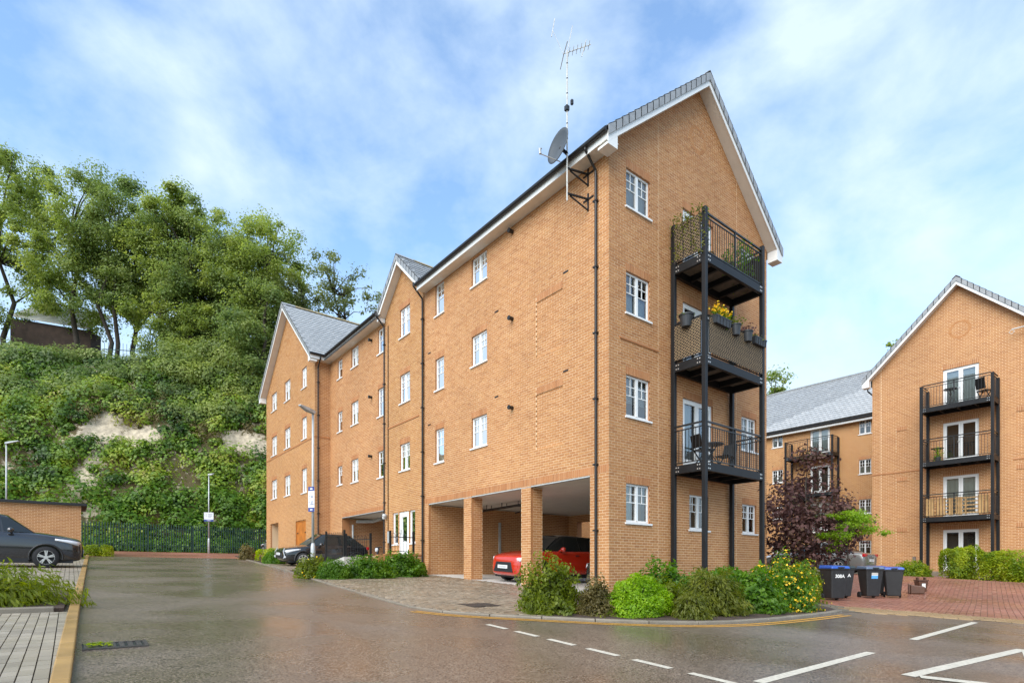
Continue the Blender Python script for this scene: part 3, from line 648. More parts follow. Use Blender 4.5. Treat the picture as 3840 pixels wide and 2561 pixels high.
# ----------------------------------------------------------------- the main block of flats
BLK = thing('apartment_block', 'long four storey tan brick apartment block with open carport and front gable', 'building', (4, 10, zg(4, 10)))
FN = Frame((0, 0), (0, 1), (-1, 0)); FG = Frame((0, 0), (1, 0), (0, -1)); FM = Frame((-.03, 9.72), (0, 1), (-1, 0)); FL = Frame((.02, 13.12), (0, 1), (-1, 0)); FF = Frame((-.8, 20.05), (0, 1), (-1, 0)); FR = Frame((-.8, 20.05), (1, 0), (0, -1))
ZT = 10.95
# front gable wall
gw = [(.68, 1.68, 9.65, 10.72), (.68, 1.68, 6.86, 7.92), (.68, 1.68, 4.06, 5.14), (.68, 1.68, 1.18, 2.28)]
gd = [(3.23, 4.81, 8.65, 10.66), (3.23, 4.81, 5.85, 7.84), (3.23, 4.81, 3.0, 5.03)]
gs = [(6.5, 7.45, 9.6, 10.62), (6.5, 7.45, 6.75, 7.8), (6.5, 7.45, 3.92, 5.0), (6.55, 7.45, 1.1, 2.1), (3.56, 4.56, 1.13, 2.2)]
allg = gw + gd + gs
WG = wall(BLK, 'gable_wall', FG, 8.15, -1.2, 11.07, allg, [(a - .02, b + .02, d) for a, b, c, d in allg], gable=(4.07, 14.52), singles=300, gap_at=(2.07, 6.2))
for k, (h, st) in enumerate(zip(gw, ('net', 'half', 'blind', 'left'))): window(BLK, FG, *h, style=st)
for h, st in zip(gd, ('dark', 'dark', 'left')): french(BLK, FG, *h, style=st)
for h, st in zip(gs, ('net', 'net', 'net', 'dark', 'dark')): window(BLK, FG, *h, style=st)
band(BLK, FG, .42, 2.05, 6.1); brick_ring(BLK, FG, 4.0, 13.0, .42, 'brick', .001)
vent(BLK, FG, 2.85, 7.05, .045)
# street wall, near part with carport arches
op = [(.68, 3.16, -1.3, 2.45), (3.62, 6.38, -1.3, 2.45), (6.87, 9.36, -1.3, 2.45)]
A = [(8.22, 8.84, 9.6, 10.8), (8.22, 8.84, 6.75, 7.95), (8.22, 8.84, 3.97, 5.22)]; B = [(5.45, 6.36, 9.75, 10.72), (5.45, 6.36, 6.95, 8.0), (5.45, 6.36, 4.11, 5.2)]
rc = [(1.75, 2.90, 6.3, 7.95), (1.75, 2.90, 3.52, 5.15)]
WN = wall(BLK, 'street_wall', FN, 9.72, -1.2, ZT, op + A + B, [(a - .02, b + .02, min(d, 10.7)) for a, b, c, d in A[1:] + B[1:]] + [(a, b, d) for a, b, c, d in rc] + [(.0, 9.70, 2.45)], recess=rc, reveal=.10, phase=1)
for h, st in zip(A, ('half', 'dark', 'blind')): window(BLK, FN, *h, lites=1, style=st)
for h, st in zip(B, ('full', 'net', 'half')): window(BLK, FN, *h, style=st)
for z in (10.62, 7.86, 5.04): vent(BLK, FN, 4.05, z)
for u, z in ((4.9, 8.4), (4.9, 5.6), (1.62, 8.35), (1.62, 5.55), (9.3, 8.35), (9.3, 5.55)): airbrick(BLK, FN, u, z)
mb = MB(); FN.box(mb, .68, 9.36, 2.43, 2.449, -.10, .002); mb.build('lintel', M['galv'], BLK)
for u in (.68, 3.16, 6.38, 9.36):                      # piers: thickness behind the street wall, faces towards the camera
    pass
for ya, yb in ((.0, .68), (3.16, 3.62), (6.38, 6.87), (9.36, 9.7)):
    wall(BLK, 'pier', Frame((.004, ya), (1, 0), (0, -1)), .47, -1.2, 2.42, phase=0) if ya else None
    mb = MB(); mb.box(.02, .47, ya + .006, yb, -1.3, 2.44); mb.build('pier_core', M['mortar'], BLK)
# carport interior
FI = Frame((.47, 9.36), (1, 0), (0, -1)); wall(BLK, 'carport_wall', FI, 7.2, -1.2, 2.42)
FB = Frame((7.6, .6), (0, 1), (-1, 0)); wall(BLK, 'carport_wall', FB, 8.76, -1.2, 2.42, [(5.2, 8.2, -1.3, 2.1)], reveal=.3)
mb = MB(); mb.box(.02, 8.1, .05, 9.6, 2.452, 2.6); mb.build('carport_ceiling', M['soffit'], BLK)
mb = MB(); mb.box(.48, 7.6, .30, .34, -1.2, 2.45); mb.build('carport_end_wall', M['brick'], BLK)
mb = MB()
for x in (2.0, 2.16): mb.tube([(x, 6.0, 2.3), (x, 9.3, 2.25)], .035, 8)
for yy in (6.2, 7.2, 8.2): mb.bar((1.96, yy, 2.29), (1.96, yy, 2.45), .02); mb.bar((2.2, yy, 2.29), (2.2, yy, 2.45), .02)
mb.tube([(2.16, 6.6, 2.3), (3.3, 6.6, 2.34), (3.9, 8.8, 2.3)], .03, 8); mb.build('ceiling_pipes', M['black'], BLK)
mb = MB(); mb.box(3.4, 3.5, 9.28, 9.34, .2, 1.9); mb.build('wall_duct', M['galv'], BLK)
# entrance gable
md = [(1.23, 2.13, .45, 2.33)]; ms_ = [(.68, 1.17, .95, 2.33), (2.19, 2.70, .95, 2.33)]; mw = [(1.13, 2.02, 9.7, 10.85), (1.13, 2.02, 6.88, 8.07), (1.13, 2.02, 4.04, 5.18)]
wall(BLK, 'entrance_wall', FM, 3.40, -1.2, 11.08, md + ms_ + mw, [(a - .02, b + .02, d) for a, b, c, d in mw], gable=(1.70, 12.68), mb_='brickM', phase=1)
for h, st in zip(mw, ('dark', 'half', 'dark')): window(BLK, FM, *h, style=st)
for h in ms_: window(BLK, FM, *h, lites=1, style='dark', bars=False, dep=.05)
mb = MB(); u0, u1, a, b = md[0]; a = sn(a); b = sn(b)
for q in ((u0, u0 + .07, a, b), (u1 - .07, u1, a, b), (u0 + .07, u1 - .07, b - .07, b)): FM.box(mb, *q, -.12, -.04)
dfr = mb.build('front_door', M['white'], BLK); mb = MB()
for q in ((u0 + .074, u0 + .22, a, b - .074), (u1 - .22, u1 - .074, a, b - .074), (u0 + .22, u1 - .22, b - .22, b - .074), (u0 + .22, u1 - .22, a, a + .62)): FM.box(mb, *q, -.10, -.045)
mb.build('door_leaf', M['white'], dfr); mb = MB(); mb.quad(FM.p(u0 + .22, a + .62, -.07), FM.p(u1 - .22, a + .62, -.07), FM.p(u1 - .22, b - .22, -.07), FM.p(u0 + .22, b - .22, -.07)); mb.build('pane', M['glass'], dfr)
inside(dfr, FM, u0, u1, a, b, 'none'); mb = MB(); FM.box(mb, u1 - .19, u1 - .13, a + .95, a + 1.15, -.04, -.01); mb.build('handle', M['galv'], dfr)
band(BLK, FM, .35, 3.2, 6.08)
# far street wall with archway
lo = [(.20, 5.2, -1.3, 2.55)]; lw1 = [(5.18, 5.80, c, d) for c, d in ((9.85, 10.8), (7.05, 8.1), (4.26, 5.28))]; lw2 = [(3.12, 3.98, c, d) for c, d in ((9.9, 10.85), (7.08, 8.15), (4.23, 5.30))]; lw3 = [(.26, .90, c, d) for c, d in ((9.65, 10.8), (6.85, 8.1), (4.06, 5.25))]
wall(BLK, 'street_wall', FL, 6.93, -.9, 11.0, lo + lw1 + lw2 + lw3, [(a - .02, b + .02, min(d, 10.75)) for a, b, c, d in lw1[1:] + lw2[1:] + lw3[1:]] + [(.2, 5.2, 2.55)], reveal=.41)
for h in lw1 + lw3: window(BLK, FL, *h, lites=1)
for h in lw2: window(BLK, FL, *h)
for z in (10.55, 7.9, 5.15): vent(BLK, FL, 1.55, z)
wall(BLK, 'archway_wall', Frame((.45, 18.34), (1, 0), (0, -1)), 4.6, -.6, 2.5, mb_='soldier'); wall(BLK, 'archway_wall', Frame((5.0, 13.3), (0, 1), (-1, 0)), 5.1, -.6, 2.5, mb_='soldier')
mb = MB(); mb.box(.03, 5.1, 13.2, 18.4, 2.555, 2.7); mb.build('archway_ceiling', M['soffit'], BLK); mb = MB(); FL.box(mb, .2, 5.2, 2.52, 2.552, -.3, .002); mb.build('lintel', M['galv'], BLK)
mb = MB(); mb.tube([(.6, 17.9, 2.35), (1.4, 17.6, 2.38), (1.6, 17.0, 2.5)], .09, 10); mb.tube([(.55, 18.2, 2.2), (.55, 18.2, -.2)], .05, 8); mb.build('vent_duct', M['galv'], BLK)
# far gable with its return wall
fo = [(1.46, 3.22, .2, 2.6), (6.67, 8.42, .2, 2.76)]
f1 = [(1.30, 2.14, c, d) for c, d in ((9.95, 11.1), (7.12, 8.30), (4.15, 5.47))]; f2 = [(4.25, 5.35, c, d) for c, d in ((9.98, 11.15), (7.12, 8.35), (4.28, 5.5))]; f3 = [(7.0, 8.15, c, d) for c, d in ((9.97, 11.1), (7.15, 8.35), (4.33, 5.55))]
wall(BLK, 'far_gable_wall', FF, 9.37, -.6, 11.23, fo + f1 + f2 + f3, [(a - .02, b + .02, min(d, 10.9)) for a, b, c, d in f1 + f2 + f3 if d < 11], gable=(4.6, 15.31), mb_='brickM', reveal=.10)
for h in f1 + f2 + f3: window(BLK, FF, *h)
wall(BLK, 'return_wall', FR, .82, -.6, 11.0, phase=1); band(BLK, FF, 0, 9.37, 6.95); band(BLK, FR, 0, .8, 6.95); brick_ring(BLK, FF, 4.62, 13.05, .5, 'brickM', .001)
mb = MB(); u0, u1, a, b = fo[0]; FF.box(mb, u0 + .05, (u0 + u1) / 2 - .004, .3, b - .05, -.11, -.05); FF.box(mb, (u0 + u1) / 2 + .004, u1 - .05, .3, b - .05, -.11, -.05)
wd = mb.build('timber_door', M['wood'], BLK); mb = MB()
for q in ((u0, u0 + .05), (u1 - .05, u1)): FF.box(mb, *q, .2, b, -.12, -.03)
FF.box(mb, u0, u1, b - .05, b, -.12, -.03); mb.build('door_frame', M['wood'], wd); mb = MB()
for uu in (u0 + .1, u1 - .3):
    for zz in (.7, 1.9): FF.box(mb, uu, uu + .2, zz, zz + .06, -.05, -.035)
FF.box(mb, (u0 + u1) / 2 + .03, (u0 + u1) / 2 + .06, 1.1, 1.35, -.05, -.02); mb.build('hinge', M['black'], wd)
mb = MB(); u0, u1, a, b = fo[1]; FF.box(mb, u0, u1, .1, b, -1.4, -1.3); FF.box(mb, u0 - .02, u0, .1, b, -1.4, -.1); FF.box(mb, u1, u1 + .02, .1, b, -1.4, -.1); FF.box(mb, u0, u1, b, b + .03, -1.4, -.1); mb.build('passage', M['mortar'], BLK)
mb = MB(); FF.box(mb, u0 + .15, u0 + .9, .2, b - .3, -1.0, -.95); mb.build('dark_door', M['black'], BLK)
# closing walls nobody sees from the street, plain
mb = MB(); mb.box(8.10, 8.149, .02, 29.4, 2.6, 10.9); mb.box(8.10, 8.149, 9.4, 29.4, -1, 2.6); mb.box(-.75, 8.1, 29.36, 29.42, -.5, 11); mb.build('rear_wall', M['brick'], BLK)
# roofs
gr = gable_roof(BLK, FG, 8.15, 11.08, 14.86, 24, uc=4.07, segs=((.33, -9.62, -.42), (-9.62, -13.08, .08), (-13.08, -24, -.42)))
eaves(BLK, FN, -.33, 9.60, 10.79); eaves(BLK, FL, .12, 6.55, 10.98)
gable_roof(BLK, FM, 3.40, 11.28, 13.02, 2.3, side=.18, uc=1.70, front=.33)
fr_ = gable_roof(BLK, FF, 9.37, 11.28, 15.65, 7.5, side=.36, uc=4.60, front=.38)
def main_z(p): return 11.08 + .842 * (p.x + .42)
mroof = next(o for o in BLK.children if o.name.startswith('roof.001'))
mzr = lambda p: p.z > main_z(p) - .06
sl = Vector((0, 1.88, 1.74)).normalized(); no = Vector((0, -1.74, 1.88)).normalized()
tiles(mroof, (-.36, 9.54, 11.24), (1, 0, 0), sl, no, 2.7, 2.5, mzr, 0)
sl = Vector((0, 4.96, 4.37)).normalized(); no = Vector((0, -4.37, 4.96)).normalized()
tiles(fr_, (-1.18, 19.69, 11.24), (1, 0, 0), sl, no, 8.4, 6.55, lambda p: p.z > main_z(p) - .1, 300)
mb = MB(); FR.box(mb, -.38, .45, 10.98, 11.18, .335, .36); mb.build('fascia', M['white'], BLK); mb = MB(); FR.box(mb, -.3, .8, 10.985, 11.0, 0, .334); mb.build('soffit', M['soffit'], BLK)
mb = MB(); mb.tube([FR.p(-.38, 11.2, .42), FR.p(.42, 11.2, .42)], .065, 10); mb.build('gutter', M['gutter'], BLK)
downpipe(BLK, FN, .41, 10.92, -.95); downpipe(BLK, FM, -.02, 11.0, -.55); downpipe(BLK, FM, 3.42, 11.05, -.3); downpipe(BLK, FR, .16, 11.05, -.2, over=.42)
mb = MB(); FM.box(mb, 3.10, 3.135, -.2, 10.6, .0, .03); mb.build('cable_duct', M['gutter'], BLK)
# wall light and entry phone by the entrance
mb = MB(); mb.lathe([(.0, -.02), (.09, 0), (.10, .12), (.05, .2), (0, .22)], FM.p(3.3, 2.25, .18), 'x', 12); FM.box(mb, 3.26, 3.34, 2.1, 2.2, 0, .2); mb.build('wall_lamp', M['galv'], BLK, True)
mb = MB(); FM.box(mb, 2.86, 3.05, 1.05, 1.55, .001, .09); mb.build('entry_panel', M['galv'], BLK)

# ----------------------------------------------------------------- second block and its link wing
RB = thing('apartment_block', 'tan brick apartment block with balcony stack and round brick motif at the right', 'building', (28, -2, zg(24, -2)))
F2 = Frame((23.8, 2.09), (0, -1), (-1, 0)); RL = 7.63
rd = [(3.19, 4.63, c, d) for c, d in ((7.98, 10.0), (5.24, 7.3), (2.5, 4.56), (-.15, 1.87))]
bl = [(1.15, 1.63, d - 1.15, d) for d in (10.1, 7.28, 4.58, 1.85)] + [(6.0, 6.48, d - 1.15, d) for d in (10.1, 7.28, 4.58, 1.85)]
wall(RB, 'gable_wall', F2, RL, -1.2, 10.32, rd, [(a - .02, b + .02, d) for a, b, c, d in rd] + [(a, b, d) for a, b, c, d in bl if d < 10], recess=[b for b in bl if b[3] < 10], gable=(3.81, 14.06), gap_at=(.42, 7.2))
for h, st in zip(rd, ('full', 'dark', 'net', 'dark')): french(RB, F2, *h, style=st)
brick_ring(RB, F2, 3.88, 11.84, .45, 'brick', .003); band(RB, F2, 0, 3.0, 5.06); band(RB, F2, 5.9, RL, 5.06)
gable_roof(RB, F2, RL, 10.30, 14.40, 14, side=.40, uc=3.81)
mb = MB(); F2.box(mb, 5.9, 7.6, 11.05, 11.09, .3, .36); F2.box(mb, 7.2, 7.25, 11.0, 11.1, 0, .33); mb.tube([F2.p(5.9, 11.07, .33), F2.p(5.8, 10.95, .33), F2.p(5.9, 10.85, .33), F2.p(6.0, 10.95, .33), F2.p(5.9, 11.07, .33)], .015, 6); mb.build('wall_bracket', M['mast'], RB)
mb = MB(); mb.box(23.82, 38, 2.01, 2.085, -1, 10.1); mb.box(23.82, 38, -5.53, -5.47, -1, 10.1); mb.box(37.9, 38, -5.5, 14.4, -1, 10.1); mb.build('side_wall', M['brick'], RB)
downpipe(RB, Frame((23.8, 2.09), (1, 0), (0, 1)), .5, 9.9, -.4, over=.4)
F3 = Frame((31.2, 14.41), (0, -1), (-1, 0)); LLk = 12.3
lk = [(2.95, 3.75, c, c + .97) for c in (9.05, 6.35, 3.6, .8)] + [(8.96, 9.70, c, c + .97) for c in (9.03, 6.33, 3.6, .82)]; ld = [(5.75, 7.1, c, d) for c, d in ((8.0, 10.0), (5.25, 7.3), (2.5, 4.55), (-.2, 1.8))]
LK = wall(RB, 'link_wall', F3, LLk, -1.0, 10.02, lk + ld, [(a - .02, b + .02, d) for a, b, c, d in lk + ld if d < 9.9], mb_='brickM')
for h in lk: window(RB, F3, *h)
for h, st in zip(ld, ('full', 'dark', 'net', 'dark')): french(RB, F3, *h, style=st)
eaves(RB, F3, -.2, LLk, 9.86)
lr = MB(); q = []
for dz in (-.08, 0):
    q += [(30.76, 14.8, 10.22 + dz), (35.4, 14.8, 14.42 + dz), (35.4, 2.1, 14.42 + dz), (30.76, 2.1, 10.22 + dz)]
lr.hexa(q); q = []
for dz in (-.08, 0): q += [(40.0, 14.8, 10.22 + dz), (35.4, 14.8, 14.42 + dz), (35.4, 2.1, 14.42 + dz), (40.0, 2.1, 10.22 + dz)]
lr.hexa(q); lroof = lr.build('link_roof', M['roofbase'], RB); sl = Vector((4.64, 0, 4.2)).normalized(); no = Vector((-4.2, 0, 4.64)).normalized()
tiles(lroof, (30.72, 2.13, 10.21), (0, 1, 0), sl, no, 12.6, 6.3, lambda p: True, 300)
mb = MB(); mb.bar((35.4, 2.1, 14.46), (35.4, 14.8, 14.46), .3, .09); mb.build('ridge', M['tile'], RB)

# ----------------------------------------------------------------- bin store at the left
HUT = thing('brick_hut', 'low tan brick store with a dark flat roof behind the parked black car', 'building', (-14, 28, zg(-14, 28)))
FH = Frame((-24, 26.2), (1, 0), (0, -1)); wall(HUT, 'wall', FH, 13.4, -.2, 3.12, phase=1); FH2 = Frame((-10.6, 26.2), (0, 1), (1, 0)); wall(HUT, 'side_wall', FH2, 3.4, -.2, 3.12)
mb = MB(); mb.hexa([(-24.4, 26.05, 3.12), (-10.35, 26.05, 3.10), (-10.35, 29.9, 3.12), (-24.4, 29.9, 3.12), (-24.4, 26.05, 3.25), (-10.35, 26.05, 3.23), (-10.35, 29.9, 3.4), (-24.4, 29.9, 3.4)]); mb.build('roof', M['roofbase'], HUT)
mb = MB(); mb.box(-24.3, -10.36, 26.02, 26.05, 3.11, 3.22); mb.build('fascia', M['gutter'], HUT)
# ----------------------------------------------------------------- steel balcony towers
def railing(parent, F, a, b, zd, h=1.12, pitch=.115, mid=True, e=None, m='rail'):
    """a, b: (u, e) ends; top rail, second rail, foot rail, each baluster its own mesh"""
    A, B = (F.p(a[0], 0, a[1])), (F.p(b[0], 0, b[1])); Lr = (B - A).length; d = (B - A) / Lr
    mb = MB()
    for z, t in ((zd + h, .045), (zd + h - .12, .028), (zd + .07, .028)): mb.bar(A + Vector((0, 0, z)), B + Vector((0, 0, z)), t, t)
    R = mb.build('handrail', M[m], parent); n = max(2, round(Lr / pitch)); me = None; rl = root_loc(parent)
    for i in range(1, n):
        p = A + d * (Lr * i / n) + Vector((0, 0, zd + .07)); thick = mid and i == n // 2
        if thick:
            mb = MB(); mb.bar(p, p + Vector((0, 0, h - .07)), .045); mb.build('rail_post', M[m], R); continue
        if me is None:
            mb = MB(); mb.bar(Vector((0, 0, 0)), Vector((0, 0, h - .19)), .014); o = mb.build('baluster', M[m], R, local=True); me = o.data
        else: o = bpy.data.objects.new('baluster', me); COL.objects.link(o); o.parent = R
        o.location = p - rl
    return R
def balcony(name_label, F, u0, u1, e1, decks, ztop, zbot, group, rails=None, e0=.12, pw=.12):
    t = thing('balcony_tower', name_label, 'balcony', F.p((u0 + u1) / 2, zbot, e1), group)
    for u in (u0, u1):
        for e in (e0, e1):
            mb = MB(); c = F.p(u, 0, e); zt = ztop if e == e1 else ztop - .05; h = pw / 2
            F.box(mb, u - h, u + h, zbot, zt, e - h, e + h); mb.build('post', M['steel'], t, bevel=.008)
    for k, zd in enumerate(decks):
        mb = MB(); b = .23; h = pw / 2
        F.box(mb, u0 + h, u1 - h, zd - b, zd, e1 - .05, e1 + .045); mb.build('front_beam', M['steel'], t)
        for u in (u0, u1):
            mb = MB(); F.box(mb, u - .045, u + .045, zd - b, zd, e0 + h, e1 - h); mb.build('side_beam', M['steel'], t)
        mb = MB(); F.box(mb, u0 + h, u1 - h, zd - b, zd, e0 - .05, e0 + .04); mb.build('rear_beam', M['steel'], t)
        mb = MB()
        for i in range(3): uu = u0 + (u1 - u0) * (i + 1) / 4; F.box(mb, uu - .04, uu + .04, zd - b + .03, zd - .03, e0 + .041, e1 - .051)
        mb.build('joists', M['steel'], t, kind='stuff'); mb = MB(); F.box(mb, u0 + .05, u1 - .05, zd - .028, zd - .002, e0 - .05, e1 - .055); mb.build('deck', M['deck'], t)
        mb = MB()
        for uu in (u0 + h + .05, u0 + h + .12, u1 - h - .05, u1 - h - .12):
            for zz in (zd - .06, zd - .17): F.box(mb, uu - .014, uu + .014, zz - .018, zz + .018, e1 + .045, e1 + .058)
        for ee in (e0 + h + .06, e0 + h + .13, e1 - h - .06, e1 - h - .13):
            for zz in (zd - .06, zd - .17): F.box(mb, u0 - .058, u0 - .045, zz - .018, zz + .018, ee - .014, ee + .014)
        mb.build('bolts', M['alloy'], t)
        railing(t, F, (u0 + h, e1), (u1 - h, e1), zd); railing(t, F, (u0, e0 + h), (u0, e1 - h), zd, mid=False); railing(t, F, (u1, e0 + h), (u1, e1 - h), zd, mid=False)
    return t
def screen(t, F, a, b, z0, z1, out, dense=True):
    """woven rattan panel between two (u, e) points"""
    A, B = F.p(*[a[0], 0, a[1]]), F.p(b[0], 0, b[1]); d = (B - A).normalized(); Lr = (B - A).length; n = Vector((d.y, -d.x, 0)) * out
    bk = MB(); q = [A + n * .005, B + n * .005]; bk.quad(q[0] + Vector((0, 0, z0)), q[1] + Vector((0, 0, z0)), q[1] + Vector((0, 0, z1)), q[0] + Vector((0, 0, z1)))
    S = bk.build('screen_panel', M['rattanback'], t); mb = MB(); h = z1 - z0; st = .105
    for i in range(int(Lr / st)):                    # wavy verticals crossing: diamond weave
        for ph in (0, 1):
            pts = []; K = 12
            for k in range(K + 1): pts.append(A + n * (.02 + .012 * ph) + d * (st * (i + .5) + (1 if (k + ph) % 2 else -1) * st * .44) + Vector((0, 0, z0 + h * k / K)))
            for k in range(K):
                w_ = d * .0105; mb.quad(pts[k] - w_, pts[k] + w_, pts[k + 1] + w_, pts[k + 1] - w_)
    mb.build('woven_strips', M['rattan'], S, kind='stuff')
GB = 'steel balcony towers on the flats'
BT = balcony('three level dark steel balcony tower on the front gable, with rattan screens', FG, 2.62, 5.70, 1.12, (8.60, 5.80, 2.88), 9.85, -.95, GB)
screen(BT, FG, (2.56, .2), (2.56, 1.05), 5.88, 6.85, 1); screen(BT, FG, (2.72, 1.18), (5.62, 1.18), 5.88, 6.85, 1); screen(BT, FG, (2.56, .2), (2.56, 1.05), 8.68, 9.70, 1); screen(BT, FG, (5.76, .2), (5.76, 1.05), 8.68, 9.65, -1)
BR_ = balcony('three level balcony tower on the right hand block, timber pallets on its lowest deck', F2, 2.59, 5.37, 1.15, (7.95, 5.24, 2.47), 9.05, -.6, GB)
BLk = balcony('balcony tower of the link wing rising behind the purple tree', F3, 4.5, 7.7, 1.1, (7.95, 5.2), 9.1, -.4, GB)

# things standing on the balconies
def leafcloud(name, C, Nn, S, asp, m, parent=None, kind=None, droop=None, fold=.35, local=False):
    n = len(C); r = RNG.normal(size=(n, 3)); Nn = Nn / (np.linalg.norm(Nn, axis=1, keepdims=True) + 1e-9)
    if droop is not None: r = r * .45 + droop
    t = r - Nn * (r * Nn).sum(1, keepdims=True); t /= np.linalg.norm(t, axis=1, keepdims=True) + 1e-9; b = np.cross(Nn, t)
    Ls = (S * .5)[:, None]; Ws = (S * .5 * asp)[:, None]
    V = np.stack([C - t * Ls, C + b * Ws + Nn * Ws * fold, C + t * Ls, C - b * Ws + Nn * Ws * fold], 1).reshape(-1, 3)
    F = np.arange(4 * n).reshape(n, 4); return link(name, np_mesh(name, V, F), m, parent, local, kind)
def pot(name, label, c, r0, r1, h, plant=None, group=None, tr=False, Ln=.6, d=(1, 0, 0), nleaf=260, flower=False, ph=.2):
    t = thing(name, label, 'planter', c, group); c = Vector(c); d = Vector(d); mb = MB()
    if tr:
        e = Vector((d.y, -d.x, 0)); q = []
        for z, k in ((0, .8), (h, 1)):
            for a, b in ((-1, -1), (1, -1), (1, 1), (-1, 1)): q.append(c + d * a * Ln / 2 * (.92 if z == 0 else 1) + e * b * r1 * k + Vector((0, 0, z)))
        mb.hexa(q)
        for i in range(5):
            x = -Ln / 2 + Ln * (i + .5) / 5; mb.bar(c + d * x + e * r1 * .82, c + d * x + e * r1 * 1.04 + Vector((0, 0, h)), .03, .02)
            mb.bar(c + d * x - e * r1 * .82, c + d * x - e * r1 * 1.04 + Vector((0, 0, h)), .03, .02)
        mb.bar(c - d * Ln / 2 + Vector((0, 0, h)), c + d * Ln / 2 + Vector((0, 0, h)), r1 * 2.2, .03)
    else: mb.lathe([(0, 0), (r0, 0), (r1, h), (r1 * 1.12, h), (r1 * 1.12, h + .03), (r1 * .9, h + .03), (r1 * .85, h - .02), (0, h - .02)], c, n=18)
    mb.build('tub', M['pot'], t)
    if plant:
        n = nleaf; P = RNG.normal(size=(n, 3)) * np.array([r1 * .7, r1 * .7, ph * .5])
        if tr: P = np.outer(RNG.uniform(-.48, .48, n) * Ln, np.array(d)) + RNG.normal(size=(n, 3)) * np.array([.05, .05, ph * .4])
        P += np.array(c) + np.array([0, 0, h + ph * .45]); leafcloud('foliage', P, RNG.normal(size=(n, 3)) + np.array([0, 0, .8]), RNG.uniform(.04, .09, n), .6, M[plant], t)
        if flower:
            P2 = P[: n // 2] + np.array([0, 0, ph * .3]); leafcloud('flowers', P2, RNG.normal(size=(len(P2), 3)) + np.array([0, -.6, .8]), RNG.uniform(.06, .10, len(P2)), .9, M['flower'], t)
    return t
gp = 'planters hung on the middle balcony rail'
zr = 6.72
pot('planter', 'round charcoal pot on the side rail of the middle balcony', FG.p(2.50, zr - .02, .62), .13, .19, .30, 'green', gp, nleaf=40, ph=.06)
pot('planter', 'charcoal trough full of yellow flowers on the middle balcony rail', FG.p(3.25, zr, 1.22), .1, .1, .20, 'green', gp, True, .78, flower=True, nleaf=420, ph=.22)
pot('planter', 'charcoal pot beside the trough of yellow flowers', FG.p(3.98, zr - .08, 1.24), .11, .15, .27, 'olive', gp, nleaf=160, ph=.14)
pot('planter', 'charcoal pot with reddish plant in the middle of the balcony rail', FG.p(4.63, zr - .10, 1.24), .11, .15, .27, 'purple', gp, nleaf=200, ph=.16)
pot('planter', 'charcoal trough with sparse yellow green plants at the right end of the balcony rail', FG.p(5.28, zr - .06, 1.22), .1, .1, .20, 'yelgreen', gp, True, .68, nleaf=90, ph=.06)
def ivy(name, label, F, a, b, z0, z1, n, m='green', par=None, w_=.12):
    P = np.array([F.p(a[0] + (b[0] - a[0]) * t, z0 + (z1 - z0) * (1 - q), a[1] + (b[1] - a[1]) * t) for t, q in zip(RNG.random(n), RNG.random(n) ** 1.7)]) + RNG.normal(size=(n, 3)) * w_ * .5
    t = thing(name, label, 'plant', tuple(P.mean(0))); leafcloud('foliage', P, RNG.normal(size=(n, 3)), RNG.uniform(.05, .11, n), .55, M[m], t); mb = MB()
    for k in range(4): mb.tube([F.p(a[0] + (b[0] - a[0]) * (k + .5) / 4, z0, a[1] + (b[1] - a[1]) * (k + .5) / 4), F.p(a[0] + (b[0] - a[0]) * (k + .3) / 4, z1 - .05, a[1] + (b[1] - a[1]) * (k + .3) / 4)], .01, 5)
    mb.build('stem', M['bark'], t); return t
ivy('climbing_ivy', 'green ivy trained over the left screen of the top balcony', FG, (2.52, .1), (2.52, 1.2), 8.6, 9.92, 380, 'olive')
ivy('climbing_ivy', 'trailing ivy at the corner post of the top balcony', FG, (2.75, 1.05), (2.95, 1.0), 8.8, 9.85, 160, 'green', w_=.08)
ivy('potted_palm', 'leafy plant growing at the right end of the top balcony', FG, (4.7, .85), (5.6, .75), 8.65, 9.75, 620, 'green', w_=.3)
ivy('potted_palm', 'low green plant behind the mid post of the top balcony', FG, (3.9, .9), (4.4, .85), 8.6, 9.1, 160, 'green', w_=.18)
def chair(label, F, u, e, z, mt, ang=0, group='balcony chairs', hb=.85):
    t = thing('chair', label, 'chair', F.p(u, z, e), group); c = Vector(t.location); R = Matrix.Rotation(ang, 3, 'Z')
    def q(x, y, zz): return c + R @ Vector((x, y, zz))
    for x in (-.2, .2):
        for y in (-.2, .2): mb = MB(); mb.bar(q(x, y, 0), q(x * .9, -y, .44), .028); mb.build('leg', M[mt], t)
    mb = MB(); mb.hexa([q(-.22, -.21, .43), q(.22, -.21, .43), q(.22, .21, .43), q(-.22, .21, .43), q(-.22, -.21, .46), q(.22, -.21, .46), q(.22, .21, .46), q(-.22, .21, .46)]); mb.build('seat', M[mt], t)
    mb = MB(); mb.hexa([q(-.21, .2, .5), q(.21, .2, .5), q(.21, .225, .5), q(-.21, .225, .5), q(-.2, .3, hb), q(.2, .3, hb), q(.2, .325, hb), q(-.2, .325, hb)]); mb.build('backrest', M[mt], t)
    return t
def table(label, F, u, e, z, mt, r=.33, h=.72):
    t = thing('bistro_table', label, 'table', F.p(u, z, e)); c = Vector(t.location); mb = MB(); mb.lathe([(0, h - .03), (r, h - .03), (r, h), (0, h)], c, n=24); mb.build('table_top', M[mt], t)
    for k in range(4): a = k * math.pi / 2 + .4; mb = MB(); mb.bar(c + Vector((math.cos(a) * r * .8, math.sin(a) * r * .8, 0)), c + Vector((-math.cos(a) * r * .5, -math.sin(a) * r * .5, h - .03)), .025); mb.build('leg', M[mt], t)
